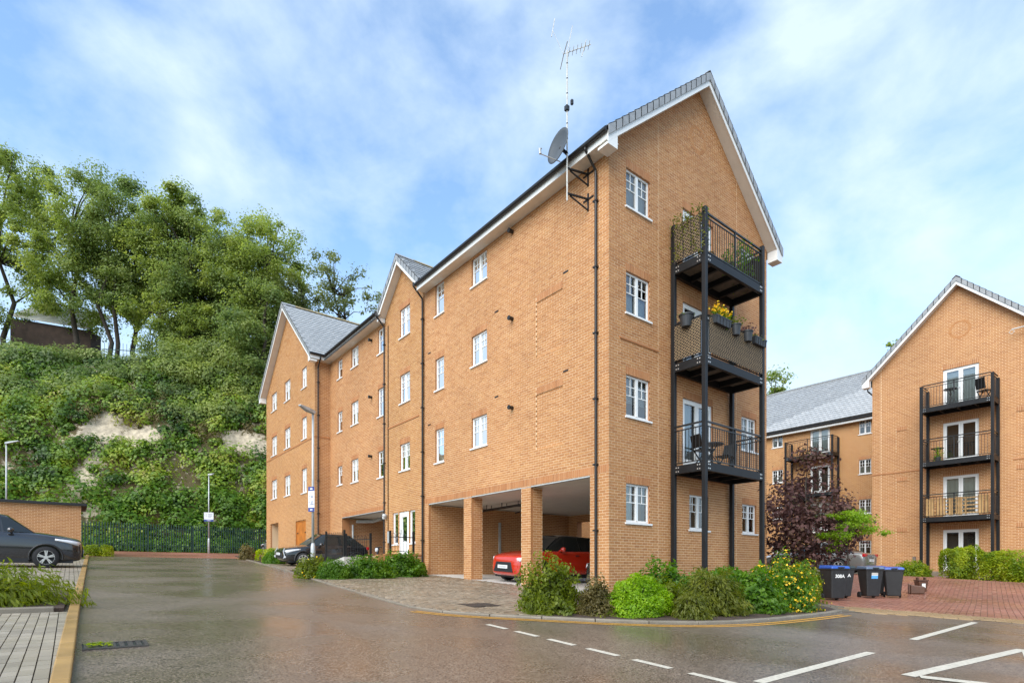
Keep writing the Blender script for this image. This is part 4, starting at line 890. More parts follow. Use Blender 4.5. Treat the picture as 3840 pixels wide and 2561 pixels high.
table('round black bistro table on the lowest front balcony', FG, 3.75, .62, 2.88, 'rail'); chair('black chair left of the bistro table on the lowest front balcony', FG, 3.15, .75, 2.88, 'rail', 1.3); chair('black chair right of the bistro table on the lowest front balcony', FG, 4.5, .62, 2.88, 'rail', -1.5)
chair('pale cane chair on the top front balcony', FG, 3.55, .6, 8.6, 'pallet', .4); chair('black folding chair on the top balcony of the right block', F2, 4.95, .6, 7.95, 'rail', 1.2, hb=1.02); table('small black table on the top balcony of the right block', F2, 3.65, .6, 7.95, 'rail', .28, .85)
table('black bistro table on the middle balcony of the right block', F2, 3.1, .55, 5.24, 'rail', .27)
pot('planter', 'bright green plant in a pot on the middle balcony of the right block', F2.p(3.2, 5.24, .85), .1, .13, .2, 'lime', nleaf=240, ph=.35)
t = thing('pallet_screen', 'pale timber pallet boards standing behind the lowest railing of the right block', 'pallet', F2.p(4, 2.5, .9))
for i, (u, w_) in enumerate(((2.78, .08), (2.95, .20), (3.22, .09), (3.36, .09), (3.50, .09), (3.75, .16), (3.98, .07), (4.12, .16), (4.33, .06), (4.9, .18), (5.12, .1))):
    mb = MB(); F2.box(mb, u - w_ / 2, u + w_ / 2, 2.52, 3.42 - (i % 3) * .02, .93, .96); mb.build('board', M['pallet'] if w_ < .15 else M['wood'] if 0 else M['pallet'], t)
for z in (2.62, 2.8, 2.98, 3.16, 3.34):
    mb = MB(); F2.box(mb, 2.7, 5.2, z - .03, z + .03, .90, .925); mb.build('slat', M['pallet'], t)

# ----------------------------------------------------------------- door ramp with low wall and hooped railings
RW = thing('ramp_wall', 'low brick wall with a dark coping holding the door ramp', 'wall', (-1, 10.5, zg(-1, 10.5)))
for F_, l_ in ((Frame((-1.85, 9.88), (1, 0), (0, -1)), 1.80), (Frame((-1.85, 9.88), (0, 1), (-1, 0)), 1.5)): wall(RW, 'brick_face', F_, l_, -.6, .42)
mb = MB(); mb.box(-1.84, -.03, 9.89, 11.4, -.6, .42); mb.build('landing', M['slab'], RW)
mb = MB(); mb.box(-1.90, -1.62, 9.83, 10.1, -.6, .47); mb.build('end_pier', M['brick'], RW)
for i in range(18):
    mb = MB(); a = -1.60 + i * .086; mb.box(a, a + .076, 9.85, 10.07, .425, .50); mb.build('coping_brick', M['soldier'], RW)
mb = MB(); mb.hexa([(-2.6, 11.41, -.6), (-.03, 11.41, -.6), (-.03, 14.5, -.3), (-2.6, 14.5, -.3), (-2.6, 11.41, .40), (-.03, 11.41, .40), (-.03, 14.5, .0), (-2.6, 14.5, .0)]); mb.build('ramp', M['slab'], RW)
def hooped(label, pts, zb, h, pitch=.12):
    t = thing('hooped_railing', label, 'railing', (pts[0][0], pts[0][1], zb[0]), 'black hooped railings at the door ramp')
    P = [Vector((*p, z)) for p, z in zip(pts, zb)]
    for p in P: mb = MB(); mb.bar(p - Vector((0, 0, .3)), p + Vector((0, 0, h + .10)), .07); mb.build('post', M['rail'], t)
    for a, b in zip(P, P[1:]):
        mb = MB()
        for z in (.1, h - .14): mb.bar(a + Vector((0, 0, z)), b + Vector((0, 0, z)), .03, .03)
        mb.build('rail', M['rail'], t); n = round((b - a).length / pitch); d = (b - a) / n
        for k in range(n - 1):
            q = a + d * (k + .6); w_ = d * (.5 if k % 2 == 0 else 0); mb = MB()
            if k % 2 == 0 and k + 1 < n - 1:
                q2 = q + d; mid = (q + q2) / 2; mb.tube([q + Vector((0, 0, .1)), q + Vector((0, 0, h - .06)), q.lerp(mid, .4) + Vector((0, 0, h)), mid + Vector((0, 0, h + .02)), q2.lerp(mid, .4) + Vector((0, 0, h)), q2 + Vector((0, 0, h - .06)), q2 + Vector((0, 0, .1))], .009, 5); mb.build('hoop', M['rail'], t)
hooped('black hooped railing beside the black hatchback, ramp side', [(-2.3, 14.2), (-2.3, 12.15)], [-.0, -.05], 1.45); hooped('black hooped railing running down the ramp towards the door', [(-2.25, 12.1), (-1.95, 10.4)], [-.1, -.15], 1.35); hooped('short black railing in front of the white entrance door', [(-1.35, 9.95), (-.35, 9.95)], [.5, .5], .80)

# ----------------------------------------------------------------- green palisade fence
FNC = thing('palisade_fence', 'dark green steel palisade fence across the end of the road', 'fence', (-8, 37, zg(-8, 37)))
me = None; x = -20.5; rl = Vector(FNC.location)
while x < 9:
    z = zg(x, 37)
    if me is None:
        mb = MB(); mb.hexa([(-.035, -.01, .08), (0, -.022, .08), (.035, -.01, .08), (0, 0, .08), (-.035, -.01, 1.9), (0, -.022, 1.9), (.035, -.01, 1.9), (0, 0, 1.9)]); b = len(mb.v); mb.add([(-.035, -.01, 1.9), (0, -.022, 1.9), (.035, -.01, 1.9), (0, -.008, 2.04)], ((0, 1, 3), (1, 2, 3), (2, 0, 3)))
        o = mb.build('pale', M['fence'], FNC, local=True); me = o.data
    else: o = bpy.data.objects.new('pale', me); COL.objects.link(o); o.parent = FNC
    o.location = Vector((x, 37, z)) - rl; x += .155
for zz in (.45, 1.65): mb = MB(); mb.bar((-20.5, 37.03, zg(-8, 37) + zz), (9, 37.03, zg(-8, 37) + zz), .05); mb.build('rail', M['fence'], FNC)
for i in range(11): mb = MB(); xx = -20.5 + i * 2.75; mb.bar((xx, 37.08, zg(xx, 37) - .3), (xx, 37.08, zg(xx, 37) + 1.95), .09); mb.build('post', M['fence'], FNC)

# ----------------------------------------------------------------- street lamps and signs
def lamp(label, x, y, h, ang, arm=.55, zb=None):
    z = zg(x, y) if zb is None else zb; t = thing('street_lamp', label, 'street lamp', (x, y, z), 'galvanised street lamps'); d = Vector((math.cos(ang), math.sin(ang), 0)); b = Vector((x, y, z))
    mb = MB(); mb.tube([b - Vector((0, 0, .3)), b + Vector((0, 0, 1.0)), b + Vector((0, 0, 1.12))], [.075, .075, .045], 12); mb.build('base', M['galv'], t, True)
    mb = MB(); mb.tube([b + Vector((0, 0, 1.1)), b + Vector((0, 0, h))], [.047, .036], 12); mb.build('column', M['galv'], t, True)
    mb = MB(); T = b + Vector((0, 0, h)); q = []; s = Vector((-d.y, d.x, 0)); up = Vector((0, 0, 1))
    for k, w_, t0, t1 in ((-.05, .06, -.05, .05), (.22, .09, -.03, .075), (arm, .05, .07, .11)): q.append([T + d * k - s * w_ + up * t0, T + d * k + s * w_ + up * t0, T + d * k + s * w_ + up * t1, T + d * k - s * w_ + up * t1])
    for a, c in zip(q, q[1:]): mb.hexa(a + c)
    mb.build('lantern', M['galv'], t); return t
lamp('grey street lamp with a parking sign among the shrubs beside the black hatchback', -4.85, 8.35, 5.35, math.radians(205))
lamp('grey street lamp with a square sign in front of the green fence', -3.1, 35.9, 5.75, math.radians(-25), .35)
lamp('grey street lamp standing behind the brick hut', -14.0, 34.5, 6.3, math.radians(-50), .9)
def signboard(label, c, wd, h, nrm, head, foot, lines):
    t = thing('parking_sign', label, 'sign', c, 'parking signs on lamp columns'); c = Vector(c); n = Vector(nrm).normalized(); r = Vector((-n.y, n.x, 0)); up = Vector((0, 0, 1))
    def rect(nm, a0, a1, b0, b1, e0, e1, m):
        mb = MB(); mb.hexa([c + r * a + up * b + n * e for b in (b0, b1) for a, e in ((a0, e0), (a1, e0), (a1, e1), (a0, e1))]); mb.build(nm, m, t)
    rect('board', -wd / 2, wd / 2, -h / 2, h / 2, 0, .012, M['sign'])
    if head: rect('header', -wd / 2, wd / 2, h / 2 - head, h / 2 - .001, .0125, .015, M['signblue'])
    if foot: rect('footer', -wd / 2, wd / 2, -h / 2 + .001, -h / 2 + foot, .0125, .015, M['signblue'])
    for k, (a0, a1, b) in enumerate(lines): rect('text_line', -wd / 2 + wd * a0, -wd / 2 + wd * a1, -h / 2 + h * b, -h / 2 + h * b + h * .025, .0125, .0145, M['ink'])
    if head: rect('header_text', -wd * .2, wd * .2, h / 2 - head * .7, h / 2 - head * .35, .0155, .017, M['sign'])
    if foot: rect('footer_text', -wd * .2, wd * .2, -h / 2 + foot * .35, -h / 2 + foot * .6, .0155, .017, M['sign'])
    for q in (-.3, .3): rect('clip', -.06, .06, h * q - .02, h * q + .02, -.06, -.001, M['galv'])
zl = zg(-4.85, 8.35)
signboard('tall white parking notice with blue header and footer on the lamp column', (-4.92, 8.28, 2.18), .24, .80, (-.85, -.52, 0), .13, .13, [(.15, .3, .62), (.15, .28, .55), (.4, .85, .62), (.4, .8, .56), (.12, .3, .38), (.4, .85, .39), (.4, .75, .34), (.3, .9, .28)])
signboard('square white parking notice with a blue foot before the green fence', (-3.12, 35.8, zg(-3, 36) + 2.65), .62, .66, (-.35, -.94, 0), 0, .14, [(.2, .3, .75), (.2, .28, .6), (.45, .85, .8), (.45, .8, .7), (.45, .85, .58), (.45, .7, .48)])

# ----------------------------------------------------------------- aerial mast and dish on the street wall
MA = thing('aerial_mast', 'tall pale aerial mast with a skeletal yagi bracketed to the wall top', 'aerial', (-.45, .9, 9.6)); mx_, my_ = -.62, .92
mb = MB(); mb.tube([(mx_, my_, 9.75), (mx_, my_, 13.75)], .021, 8); mb.build('mast', M['mast'], MA)
for z in (11.0, 11.4, 11.8, 12.2, 12.6, 13.0, 13.4): mb = MB(); mb.tube([(mx_, my_, z), (mx_, my_, z + .025)], .025, 8); mb.build('tape_band', M['black'], MA)
for z in (9.95, 10.62):
    mb = MB(); mb.bar((mx_, my_, z), (0, my_ - .18, z), .04); mb.bar((0, my_ - .18, z - .32), (0, my_ - .18, z + .15), .045); mb.bar((mx_ + .1, my_, z - .02), (-.02, my_ - .18, z - .30), .03); mb.bar((0, my_ - .38, z), (0, my_ + .0, z), .04); mb.build('wall_bracket', M['steel'], MA)
bd = Vector((.78, -.45, .42)).normalized(); sd_ = Vector((.5, .86, 0)); T = Vector((mx_, my_, 13.7)); mb = MB(); mb.tube([T - bd * .12, T + bd * .72], .010, 6); mb.build('boom', M['mast'], MA)
for k in range(6):
    p = T + bd * (.06 + .12 * k); mb = MB(); up = Vector((.05, 0, 1))
    mb.tube([p - sd_ * .09 - up * .05, p + sd_ * .09 + up * .05], .008, 5); mb.tube([p - sd_ * .09 + up * .05, p + sd_ * .09 - up * .05], .008, 5); mb.build('director', M['mast'], MA)
for s_ in (-1, 1):
    mb = MB(); a = T - bd * .1; mb.tube([a, a + sd_ * .42 * s_ + Vector((0, 0, -.13 * s_ * 0 - .05))], .012, 5); mb.build('reflector_arm', M['mast'], MA)
mb = MB(); mb.tube([T + Vector((-.38, .2, .35)), T + Vector((-.30, .16, .85))], .012, 5); mb.tube([T + Vector((.35, -.2, -.05)), T + Vector((.46, -.26, .42))], .012, 5); mb.tube([T, T + Vector((.10, -.1, .7))], .010, 5); mb.tube([T - bd * .12, T + Vector((-.34, .18, .5))], .006, 4); mb.tube([T + bd * .5, T + Vector((.40, -.23, .2))], .006, 4); mb.build('dipole', M['mast'], MA)
mb = MB(); mb.box(mx_ - .06, mx_ + .04, my_ - .05, my_ + .05, 12.15, 12.27); mb.box(mx_ + .08, mx_ + .14, my_ - .1, my_ - .04, 12.33, 12.45); mb.build('amplifier', M['black'], MA)
SD_ = thing('satellite_dish', 'large grey satellite dish mounted behind the aerial mast', 'satellite dish', (-.7, 1.05, 11.2)); ax = Vector((-.62, -.55, .30)).normalized(); ax = Vector((-1, .10, .14)).normalized(); r1 = ax.orthogonal().normalized(); r2 = ax.cross(r1); c = Vector((-.72, 1.08, 11.22))
mb = MB(); nn = 28; rings = 6
for i in range(rings + 1):
    rr = .44 * i / rings
    for k in range(nn): a = 2 * math.pi * k / nn; mb.v.append(tuple(c + (r1 * math.cos(a) * 1.0 + r2 * math.sin(a)) * rr + ax * (rr * rr * .42)))
for i in range(rings):
    for k in range(nn): mb.f.append((i * nn + k, i * nn + (k + 1) % nn, (i + 1) * nn + (k + 1) % nn, (i + 1) * nn + k))
o = mb.build('reflector', M['dish'], SD_, True); md_ = o.modifiers.new('thick', 'SOLIDIFY'); md_.thickness = .015
mb = MB(); foot = c + Vector((0, 0, -.38)); tip = c + ax * .6 + Vector((0, .1, -.42)); mb.tube([foot, tip], .014, 6); mb.build('feed_arm', M['galv'], SD_); mb = MB(); mb.tube([tip - ax * .02, tip + Vector((0, 0, .12)), tip + Vector((.06, 0, .16))], [.035, .035, .02], 8); mb.build('feed_horn', M['galv'], SD_)
mb = MB(); mb.bar(c, (mx_, my_, 11.0), .07); mb.build('mount', M['steel'], SD_)

# ----------------------------------------------------------------- wheelie bins and food caddies
def bin_(label, x, y, ang, lid, text=None, sticker=False, tilt=0):
    t = thing('wheelie_bin', label, 'bin', (x, y, zg(x, y) + .02), 'wheelie bins in the courtyard'); t.rotation_euler = (0, 0, ang); t.scale = (.93, .93, .95); mb = MB(); q = []
    for z, wx, y0, y1 in ((.06, .20, -.20, .20), (.93, .275, -.31, .31)): q += [(-wx, y0, z), (wx, y0, z), (wx, y1, z), (-wx, y1, z)]
    mb.hexa(q); b = mb.build('body', M['bin'], t, local=True, bevel=.03)
    mb = MB(); mb.hexa([(-.285, -.325, .90), (.285, -.325, .90), (.285, .32, .90), (-.285, .32, .90), (-.29, -.33, .945), (.29, -.33, .945), (.29, .325, .945), (-.29, .325, .945)]); mb.build('rim', M['bin'], t, local=True, bevel=.01)
    mb = MB(); mb.hexa([(-.295, -.36, .947), (.295, -.36, .947), (.295, .34, .947), (-.295, .34, .947), (-.27, -.32, 1.02), (.27, -.32, 1.02), (.26, .33, 1.05), (-.26, .33, 1.05)]); l = mb.build('lid', M[lid], t, local=True, bevel=.025)
    mb = MB(); mb.box(-.09, .09, -.385, -.30, .965, 1.0); mb.build('lid_handle', M['black'], l, local=True)
    mb = MB(); mb.tube([(-.24, .40, .96), (.24, .40, .96)], .018, 8); mb.bar((-.24, .3, .93), (-.24, .40, .96), .03); mb.bar((.24, .3, .93), (.24, .40, .96), .03); mb.build('handle', M['bin'], t, local=True)
    for sx_ in (-1, 1):
        mb = MB(); mb.lathe([(0, -.025), (.10, -.025), (.10, .025), (0, .025)], (sx_ * .23, .24, .10), 'x', 18); mb.build('wheel', M['tyre'], t, local=True)
    mb = MB()
    for sx_ in (-1, 1): mb.hexa([(sx_ * (.125), -.206, .1), (sx_ * .14, -.206, .1), (sx_ * .14, -.2, .1), (sx_ * .125, -.2, .1), (sx_ * .17, -.308, .88), (sx_ * .185, -.308, .88), (sx_ * .185, -.30, .88), (sx_ * .17, -.30, .88)])
    mb.build('rib', M['bin'], b, local=True)
    fs = lambda z: -.20 - .11 * (z - .06) / .87
    if text:
        cu = bpy.data.curves.new('number', 'FONT'); cu.body = text; cu.size = .135; cu.align_x = 'CENTER'; cu.extrude = .001; cu.offset = .004; tmp = bpy.data.objects.new('painted_number', cu); COL.objects.link(tmp); bpy.context.view_layer.update(); me = bpy.data.meshes.new_from_object(tmp.evaluated_get(bpy.context.evaluated_depsgraph_get())); bpy.data.objects.remove(tmp); me.materials.clear(); o = link('painted_number', me, M['letter'], t, True)
        o.location = (0, fs(.70) - .008, .68); o.rotation_euler = (math.radians(90) + math.atan(.126), 0, 0)
    if sticker:
        for nm, z0, z1, m in (('sticker', .64, .74, 'sticker'), ('sticker_header', .742, .765, 'letter'), ('sticker_label', .77, .83, 'stickw')):
            mb = MB(); mb.quad((-.10, fs(z0) - .004, z0), (.10, fs(z0) - .004, z0), (.10, fs(z1) - .004, z1), (-.10, fs(z1) - .004, z1)); mb.build(nm, M[m], t, local=True)
    return t
A0 = math.radians(-52)
bin_('wheelie bin with a bright blue lid numbered 308A beside the flowering shrub', 6.05, -3.05, math.radians(-36), 'lidblue', '308A')
bin_('black wheelie bin with a dark lid numbered 306A, second from the shrub', 7.35, -2.75, math.radians(-46), 'lidblack', '306A')
bin_('wheelie bin with a slate blue lid and a pale blue sticker', 8.55, -3.1, math.radians(-44), 'lidgrey', None, True)
bin_('blue lidded wheelie bin standing behind the other bins', 10.2, -2.7, math.radians(-62), 'lidblue')
bin_('blue lidded wheelie bin at the right end of the row', 9.72, -3.35, math.radians(-66), 'lidblue')
def caddy(label, x, y, ang, lying):
    t = thing('food_caddy', label, 'caddy', (x, y, zg(x, y) + .025), 'brown food waste caddies'); t.rotation_euler = (0, 0, ang); mb = MB(); q = []
    if lying:
        for yy, w_, h in ((-.25, .13, .24), (.15, .16, .30)): q += [(-w_, yy, 0), (w_, yy, 0), (w_, yy, h), (-w_, yy, h)]
        q = [q[0], q[1], q[5], q[4], q[3], q[2], q[6], q[7]]
    else:
        for z, w_, d_ in ((0, .12, .11), (.36, .16, .15)): q += [(-w_, -d_, z), (w_, -d_, z), (w_, d_, z), (-w_, d_, z)]
    mb.hexa(q); mb.build('body', M['caddy'], t, local=True, bevel=.02); mb = MB()
    if lying: mb.box(-.17, .17, .16, .21, 0, .32)
    else: mb.box(-.17, .17, -.165, .16, .365, .41); mb.box(-.15, -.10, -.06, .06, .40, .50); mb.box(.10, .15, -.06, .06, .40, .50)
    mb.build('lid', M['caddy'], t, local=True, bevel=.012)
    if not lying: mb = MB(); mb.quad((-.06, -.1415, .13), (.06, -.1415, .13), (.06, -.149, .28), (-.06, -.149, .28)); mb.build('label_sticker', M['letter'], t, local=True)
caddy('brown food caddy lying on its side beside the bins', 11.85, -3.35, math.radians(20), True); caddy('brown food caddy with a white sticker standing near the bins', 12.6, -3.3, math.radians(-42), False)

# ----------------------------------------------------------------- cars
def car(label, x, y, heading, Lc, Wc, H, paint_, prof, wb, fo_, rw=.33, spokes=5, double=False, plate_front=True, roof_paint=None, cab=None, drl=False, group='parked cars', grille=True, glow=None):
    """prof: (x from nose, half width factor, bottom z, shoulder z, crown); cab: x of screen base, roof front, roof rear, rear screen base; car's own axes: x forwards"""
    z = zg(x, y); t = thing('parked_car', label, 'car', (x, y, z + .035), group)
    nrm = Vector((.0069, -.0484, 1)).normalized(); hx = Vector((math.cos(heading), math.sin(heading), 0)); hx = (hx - nrm * hx.dot(nrm)).normalized(); hy = nrm.cross(hx); t.rotation_euler = Matrix((hx, hy, nrm)).transposed().to_euler()
    X = lambda d: Lc / 2 - d; hw = Wc / 2; mb = MB(); n = 8
    for d, wf, zb, zt, cr in prof:
        w_ = hw * wf; h = zt - zb
        half = [(0, zb), (w_ * .85, zb), (w_ * .965, zb + .07), (w_ * .995, zb + h * .38), (w_, zb + h * .55), (w_ * .965, zb + h * .86), (w_ * .90, zt), (w_ * .62, zt + cr * .75), (0, zt + cr)]
        ring = [(a, b) for a, b in half] + [(-a, b) for a, b in half[-2:0:-1]]
        for a, b in ring: mb.v.append((X(d), a, b))
    R = 16
    for i in range(len(prof) - 1):
        for k in range(R): mb.f.append((i * R + k, i * R + (k + 1) % R, (i + 1) * R + (k + 1) % R, (i + 1) * R + k))
    mb.f.append(tuple(range(R))); mb.f.append(tuple((len(prof) - 1) * R + k for k in range(R))[::-1])
    body = mb.build('body', M[paint_], t, True, local=True); s = body.modifiers.new('sub', 'SUBSURF'); s.levels = s.render_levels = 2
    wx = (X(fo_), X(fo_ + wb))
    cb = MB()
    for w0 in wx:
        for sy in (-1, 1): cb.lathe([(0, -.16), (rw * 1.13, -.16), (rw * 1.13, .16), (0, .16)], (w0, sy * (hw - .10), rw), 'y', 28)
    cm = bpy.data.meshes.new('cutter'); cm.from_pydata(cb.v, [], cb.f); co = bpy.data.objects.new('cutter', cm); COL.objects.link(co)
    bmm = bmesh.new(); bmm.from_mesh(cm); bmesh.ops.remove_doubles(bmm, verts=bmm.verts[:], dist=1e-5); bmesh.ops.recalc_face_normals(bmm, faces=bmm.faces[:]); bmm.to_mesh(cm); bmm.free()
    bmm = bmesh.new(); bmm.from_mesh(body.data); bmesh.ops.recalc_face_normals(bmm, faces=bmm.faces[:]); bmm.to_mesh(body.data); bmm.free()
    co.parent = t; bo = body.modifiers.new('cut', 'BOOLEAN'); bo.object = co; bo.operation = 'DIFFERENCE'; bo.solver = 'EXACT'
    bpy.context.view_layer.update(); dg = bpy.context.evaluated_depsgraph_get(); me = bpy.data.meshes.new_from_object(body.evaluated_get(dg)); body.modifiers.clear(); body.data = me; me.polygons.foreach_set('use_smooth', [True] * len(me.polygons)); me.materials.clear(); me.materials.append(M[paint_]); bpy.data.objects.remove(co)
    try: me.set_sharp_from_angle(angle=math.radians(38))
    except Exception: pass
    # wheel arch lining and trims
    for w0 in wx:
        for sy in (-1, 1):
            mb = MB(); nA = 16
            for k in range(nA + 1):
                a = math.pi * (-.06 + 1.12 * k / nA)
                for rr, yy in ((rw * 1.10, hw * .90), (rw * 1.135, hw * 1.004), (rw * 1.24, hw * .998), (rw * 1.27, hw * .93)): mb.v.append((w0 + rr * math.cos(a), sy * yy, rw + rr * math.sin(a)))
            for k in range(nA):
                for j in range(3): mb.f.append((k * 4 + j, k * 4 + j + 1, k * 4 + j + 5, k * 4 + j + 4))
            mb.build('arch_trim', M['trim'], t, True, local=True)
            mb = MB(); mb.lathe([(rw * .62, -.10), (rw * .92, -.105), (rw, -.07), (rw, .07), (rw * .92, .105), (rw * .62, .10)], (w0, sy * (hw - .11), rw), 'y', 30); wh = mb.build('wheel', M['tyre'], t, True, local=True)
            mb = MB(); yo = sy * (hw - .11) + sy * .085
            mb.lathe([(rw * .60, -.015), (rw * .68, -.015), (rw * .68, .02), (rw * .60, .02), (rw * .60, -.015)], (w0, yo, rw), 'y', 30); mb.lathe([(0, -.015), (rw * .16, -.015), (rw * .16, .015), (0, .015)], (w0, yo, rw), 'y', 14)
            for k in range(spokes):
                for off in ((-.13, .13) if double else (0,)):
                    a = 2 * math.pi * k / spokes + .3; a0 = a + off * 1.3; a1 = a + off
                    mb.bar((w0 + rw * .12 * math.cos(a0), yo, rw + rw * .12 * math.sin(a0)), (w0 + rw * .64 * math.cos(a1), yo, rw + rw * .64 * math.sin(a1)), .032 if double else .05, .025, up=(0, 1, 0))
            mb.build('rim', M['alloy'], wh, local=True)
            mb = MB(); mb.lathe([(0, 0), (rw * .62, 0)], (w0, sy * (hw - .13), rw), 'y', 20); mb.build('wheel_backing', M['trim'], wh, local=True)
    # cabin
    c0, c1, c2, c3 = cab; zt = lambda d: np.interp(d, [p[0] for p in prof], [p[3] for p in prof]); rz = H; mb = MB()
    st = [(c0, c1, -.02), (c0 + (c1 - c0) * .35 + .55, c1 + .15, 0), (c2 * .55 + c1 * .45, c2 * .5 + c1 * .5, .0), (c3 - .35, c2 - .02, 0), (c3, c2, -.02)]
    cols = []
    for db, dt, _ in st:
        zb = zt(db) - .03; fb = .86 if db not in (c0, c3) else .74; ft = .66 if db not in (c0, c3) else .58; zr_ = rz - (.03 if db in (c0, c3) else 0) - (.02 if db == st[3][0] else 0)
        cols.append([Vector((X(db), hw * fb, zb)), Vector((X(dt), hw * ft, zr_)), Vector((X(dt), hw * ft * .55, zr_ + .03))])
    for c in cols:
        for p in c: mb.v.append(tuple(p))
        for p in c[::-1]: mb.v.append((p.x, -p.y, p.z))
    for i in range(len(cols) - 1):
        for k in range(5): mb.f.append((i * 6 + k, i * 6 + k + 1, i * 6 + k + 7, i * 6 + k + 6))
    mb.f.append((0, 1, 2, 3, 4, 5)); q = (len(cols) - 1) * 6; mb.f.append((q + 5, q + 4, q + 3, q + 2, q + 1, q))
    cabin = mb.build('cabin', M[roof_paint or paint_], t, True, local=True, bevel=.03)
    def panel(nm, a, b, c, d, k0=.06, off=.008, m='carglass', kz=(.10, .90)):
        a, b, c, d = map(Vector, (a, b, c, d)); nn = (b - a).cross(d - a).normalized(); mid = (a + b + c + d) / 4
        if nn.dot(mid - Vector((mid.x * .9, 0, .7))) < 0: nn = -nn
        f = lambda u, v: (a.lerp(b, u)).lerp(d.lerp(c, u), v) + nn * off
        mb = MB(); mb.quad(f(k0, kz[0]), f(1 - k0, kz[0]), f(1 - k0, kz[1]), f(k0, kz[1])); return mb.build(nm, M[m], cabin, local=True)
    my = lambda p: Vector((p.x, -p.y, p.z))
    panel('windscreen', my(cols[0][0]), cols[0][0], cols[0][1], my(cols[0][1]), .03, kz=(.04, .94)); panel('rear_window', cols[-1][0], my(cols[-1][0]), my(cols[-1][1]), cols[-1][1], .06, kz=(.22, .92))
    for i in range(len(cols) - 1):
        for fl in (0, 1):
            a, b, c, d = cols[i][0], cols[i + 1][0], cols[i + 1][1], cols[i][1]
            if fl: a, b, c, d = my(a), my(b), my(c), my(d)
            panel('side_window', a, b, c, d, .04)
    # sills, mirrors, lights, plates
    for sy in (-1, 1):
        mb = MB(); mb.box(X(fo_ + wb - rw * 1.2), X(fo_ + rw * 1.2), sy * hw * .93 - .02, sy * hw * .93 + .02, prof[3][2] - .01, prof[3][2] + .12); mb.build('sill', M['trim'], t, local=True)
        mb = MB(); mb.lathe([(0, -.10), (.065, -.08), (.085, 0), (.07, .08), (0, .10)], (X(c0 + .62), sy * (hw + .06), zt(c0) + .10), 'y', 12); mb.bar((X(c0 + .60), sy * hw * .86, zt(c0) + .03), (X(c0 + .62), sy * (hw + .02), zt(c0) + .09), .05); mb.build('door_mirror', M[paint_], t, True, local=True)
        pf = lambda d: np.interp(d, [p[0] for p in prof], [p[1] for p in prof]); mb = MB(); nL = 7; zf = zt(.35)
        for i in range(nL):                      # headlamp wraps round the front corner
            d = .10 + .62 * i / (nL - 1); ww = hw * pf(d) * .985; th = .085 * (1 - .75 * i / (nL - 1))
            zc = zt(d) - .10; mb.v.append((X(d) + .012, sy * ww * (1.0 if i else .86), zc - th)); mb.v.append((X(d) + .012, sy * ww * (.955 if i else .84), zc + th * .55))
        for i in range(nL - 1): mb.f.append((2 * i, 2 * i + 2, 2 * i + 3, 2 * i + 1))
        o = mb.build('headlight', M['lamp'], t, True, local=True); sl_ = o.modifiers.new('s', 'SOLIDIFY'); sl_.thickness = .05; sl_.offset = 0
        mb = MB(); mb.box(X(Lc - .14), X(Lc - .02), sy * hw * .70 - .16, sy * hw * .70 + .16, zt(Lc - .1) - .16, zt(Lc - .1) - .02); mb.build('tail_light', M['redlamp'], t, local=True, bevel=.02)
        if drl: mb = MB(); mb.tube([(X(.10), sy * hw * .60, .78), (X(.02), sy * hw * .72, .62), (X(.06), sy * hw * .80, .42), (X(.03), sy * hw * .70, .33)], .022, 6); mb.build('chrome_strip', M['alloy'], t, local=True); mb = MB(); mb.box(X(.09), X(.03), sy * hw * .84 - .05, sy * hw * .84 + .05, .36, .44); mb.build('fog_lamp', M['lamp'], t, local=True)
        mb = MB(); mb.box(X(c1 + .65), X(c1 + .50), sy * hw * .992 - .012, sy * hw * .992 + .012, zt(c1) - .16, zt(c1) - .125); mb.box(X(c1 + 1.45), X(c1 + 1.30), sy * hw * .992 - .012, sy * hw * .992 + .012, zt(c1) - .14, zt(c1) - .105); mb.build('door_handle', M['trim'] if paint_ != 'carsilver' else M['alloy'], t, local=True)
    if grille:
        mb = MB(); mb.hexa([(X(.06), -hw * .52, prof[0][2] + .04), (X(.06), hw * .52, prof[0][2] + .04), (X(-.015), hw * .55, prof[0][2] + .05), (X(-.015), -hw * .55, prof[0][2] + .05), (X(.10), -hw * .40, prof[0][3] - .1), (X(.10), hw * .40, prof[0][3] - .1), (X(.0), hw * .42, prof[0][3] - .12), (X(.0), -hw * .42, prof[0][3] - .12)]); mb.build('grille', M['trim'], t, local=True, bevel=.015)
    for nm, xx, zz in (('number_plate', X(-.022), prof[0][2] + .22), ('number_plate', X(Lc + .006), prof[-1][3] - .22)):
        mb = MB(); mb.box(xx - .006, xx + .006, -.26, .26, zz - .055, zz + .055); pl = mb.build(nm, M['plate'], t, local=True)
        mb = MB(); s_ = 1 if xx > 0 else -1; mb.box(xx + s_ * .0062 - .0004, xx + s_ * .0072, -.2, .2, zz - .03, zz + .03); mb.build('plate_smudge', M['plategrey'], pl, local=True)
    mb = MB(); mb.box(X(Lc - .25), X(.25), -hw * .8, hw * .8, .16, .28); mb.build('underbody', M['trim'], t, local=True)
    return t
suv = lambda Lc, hz, bz, tz: [(0, .60, .30, hz - .16, .02), (.10, .80, .22, hz - .09, .03), (.35, .92, .19, hz - .02, .045), (.85, .985, .19, hz + .05, .06), (1.35, 1.0, .20, bz - .02, .05), (2.2, 1.0, .20, bz, .02), (Lc - 1.1, 1.0, .21, bz + .03, .02), (Lc - .45, .98, .24, tz, .02), (Lc - .08, .90, .30, tz - .02, .02), (Lc, .78, .36, tz - .12, .01)]
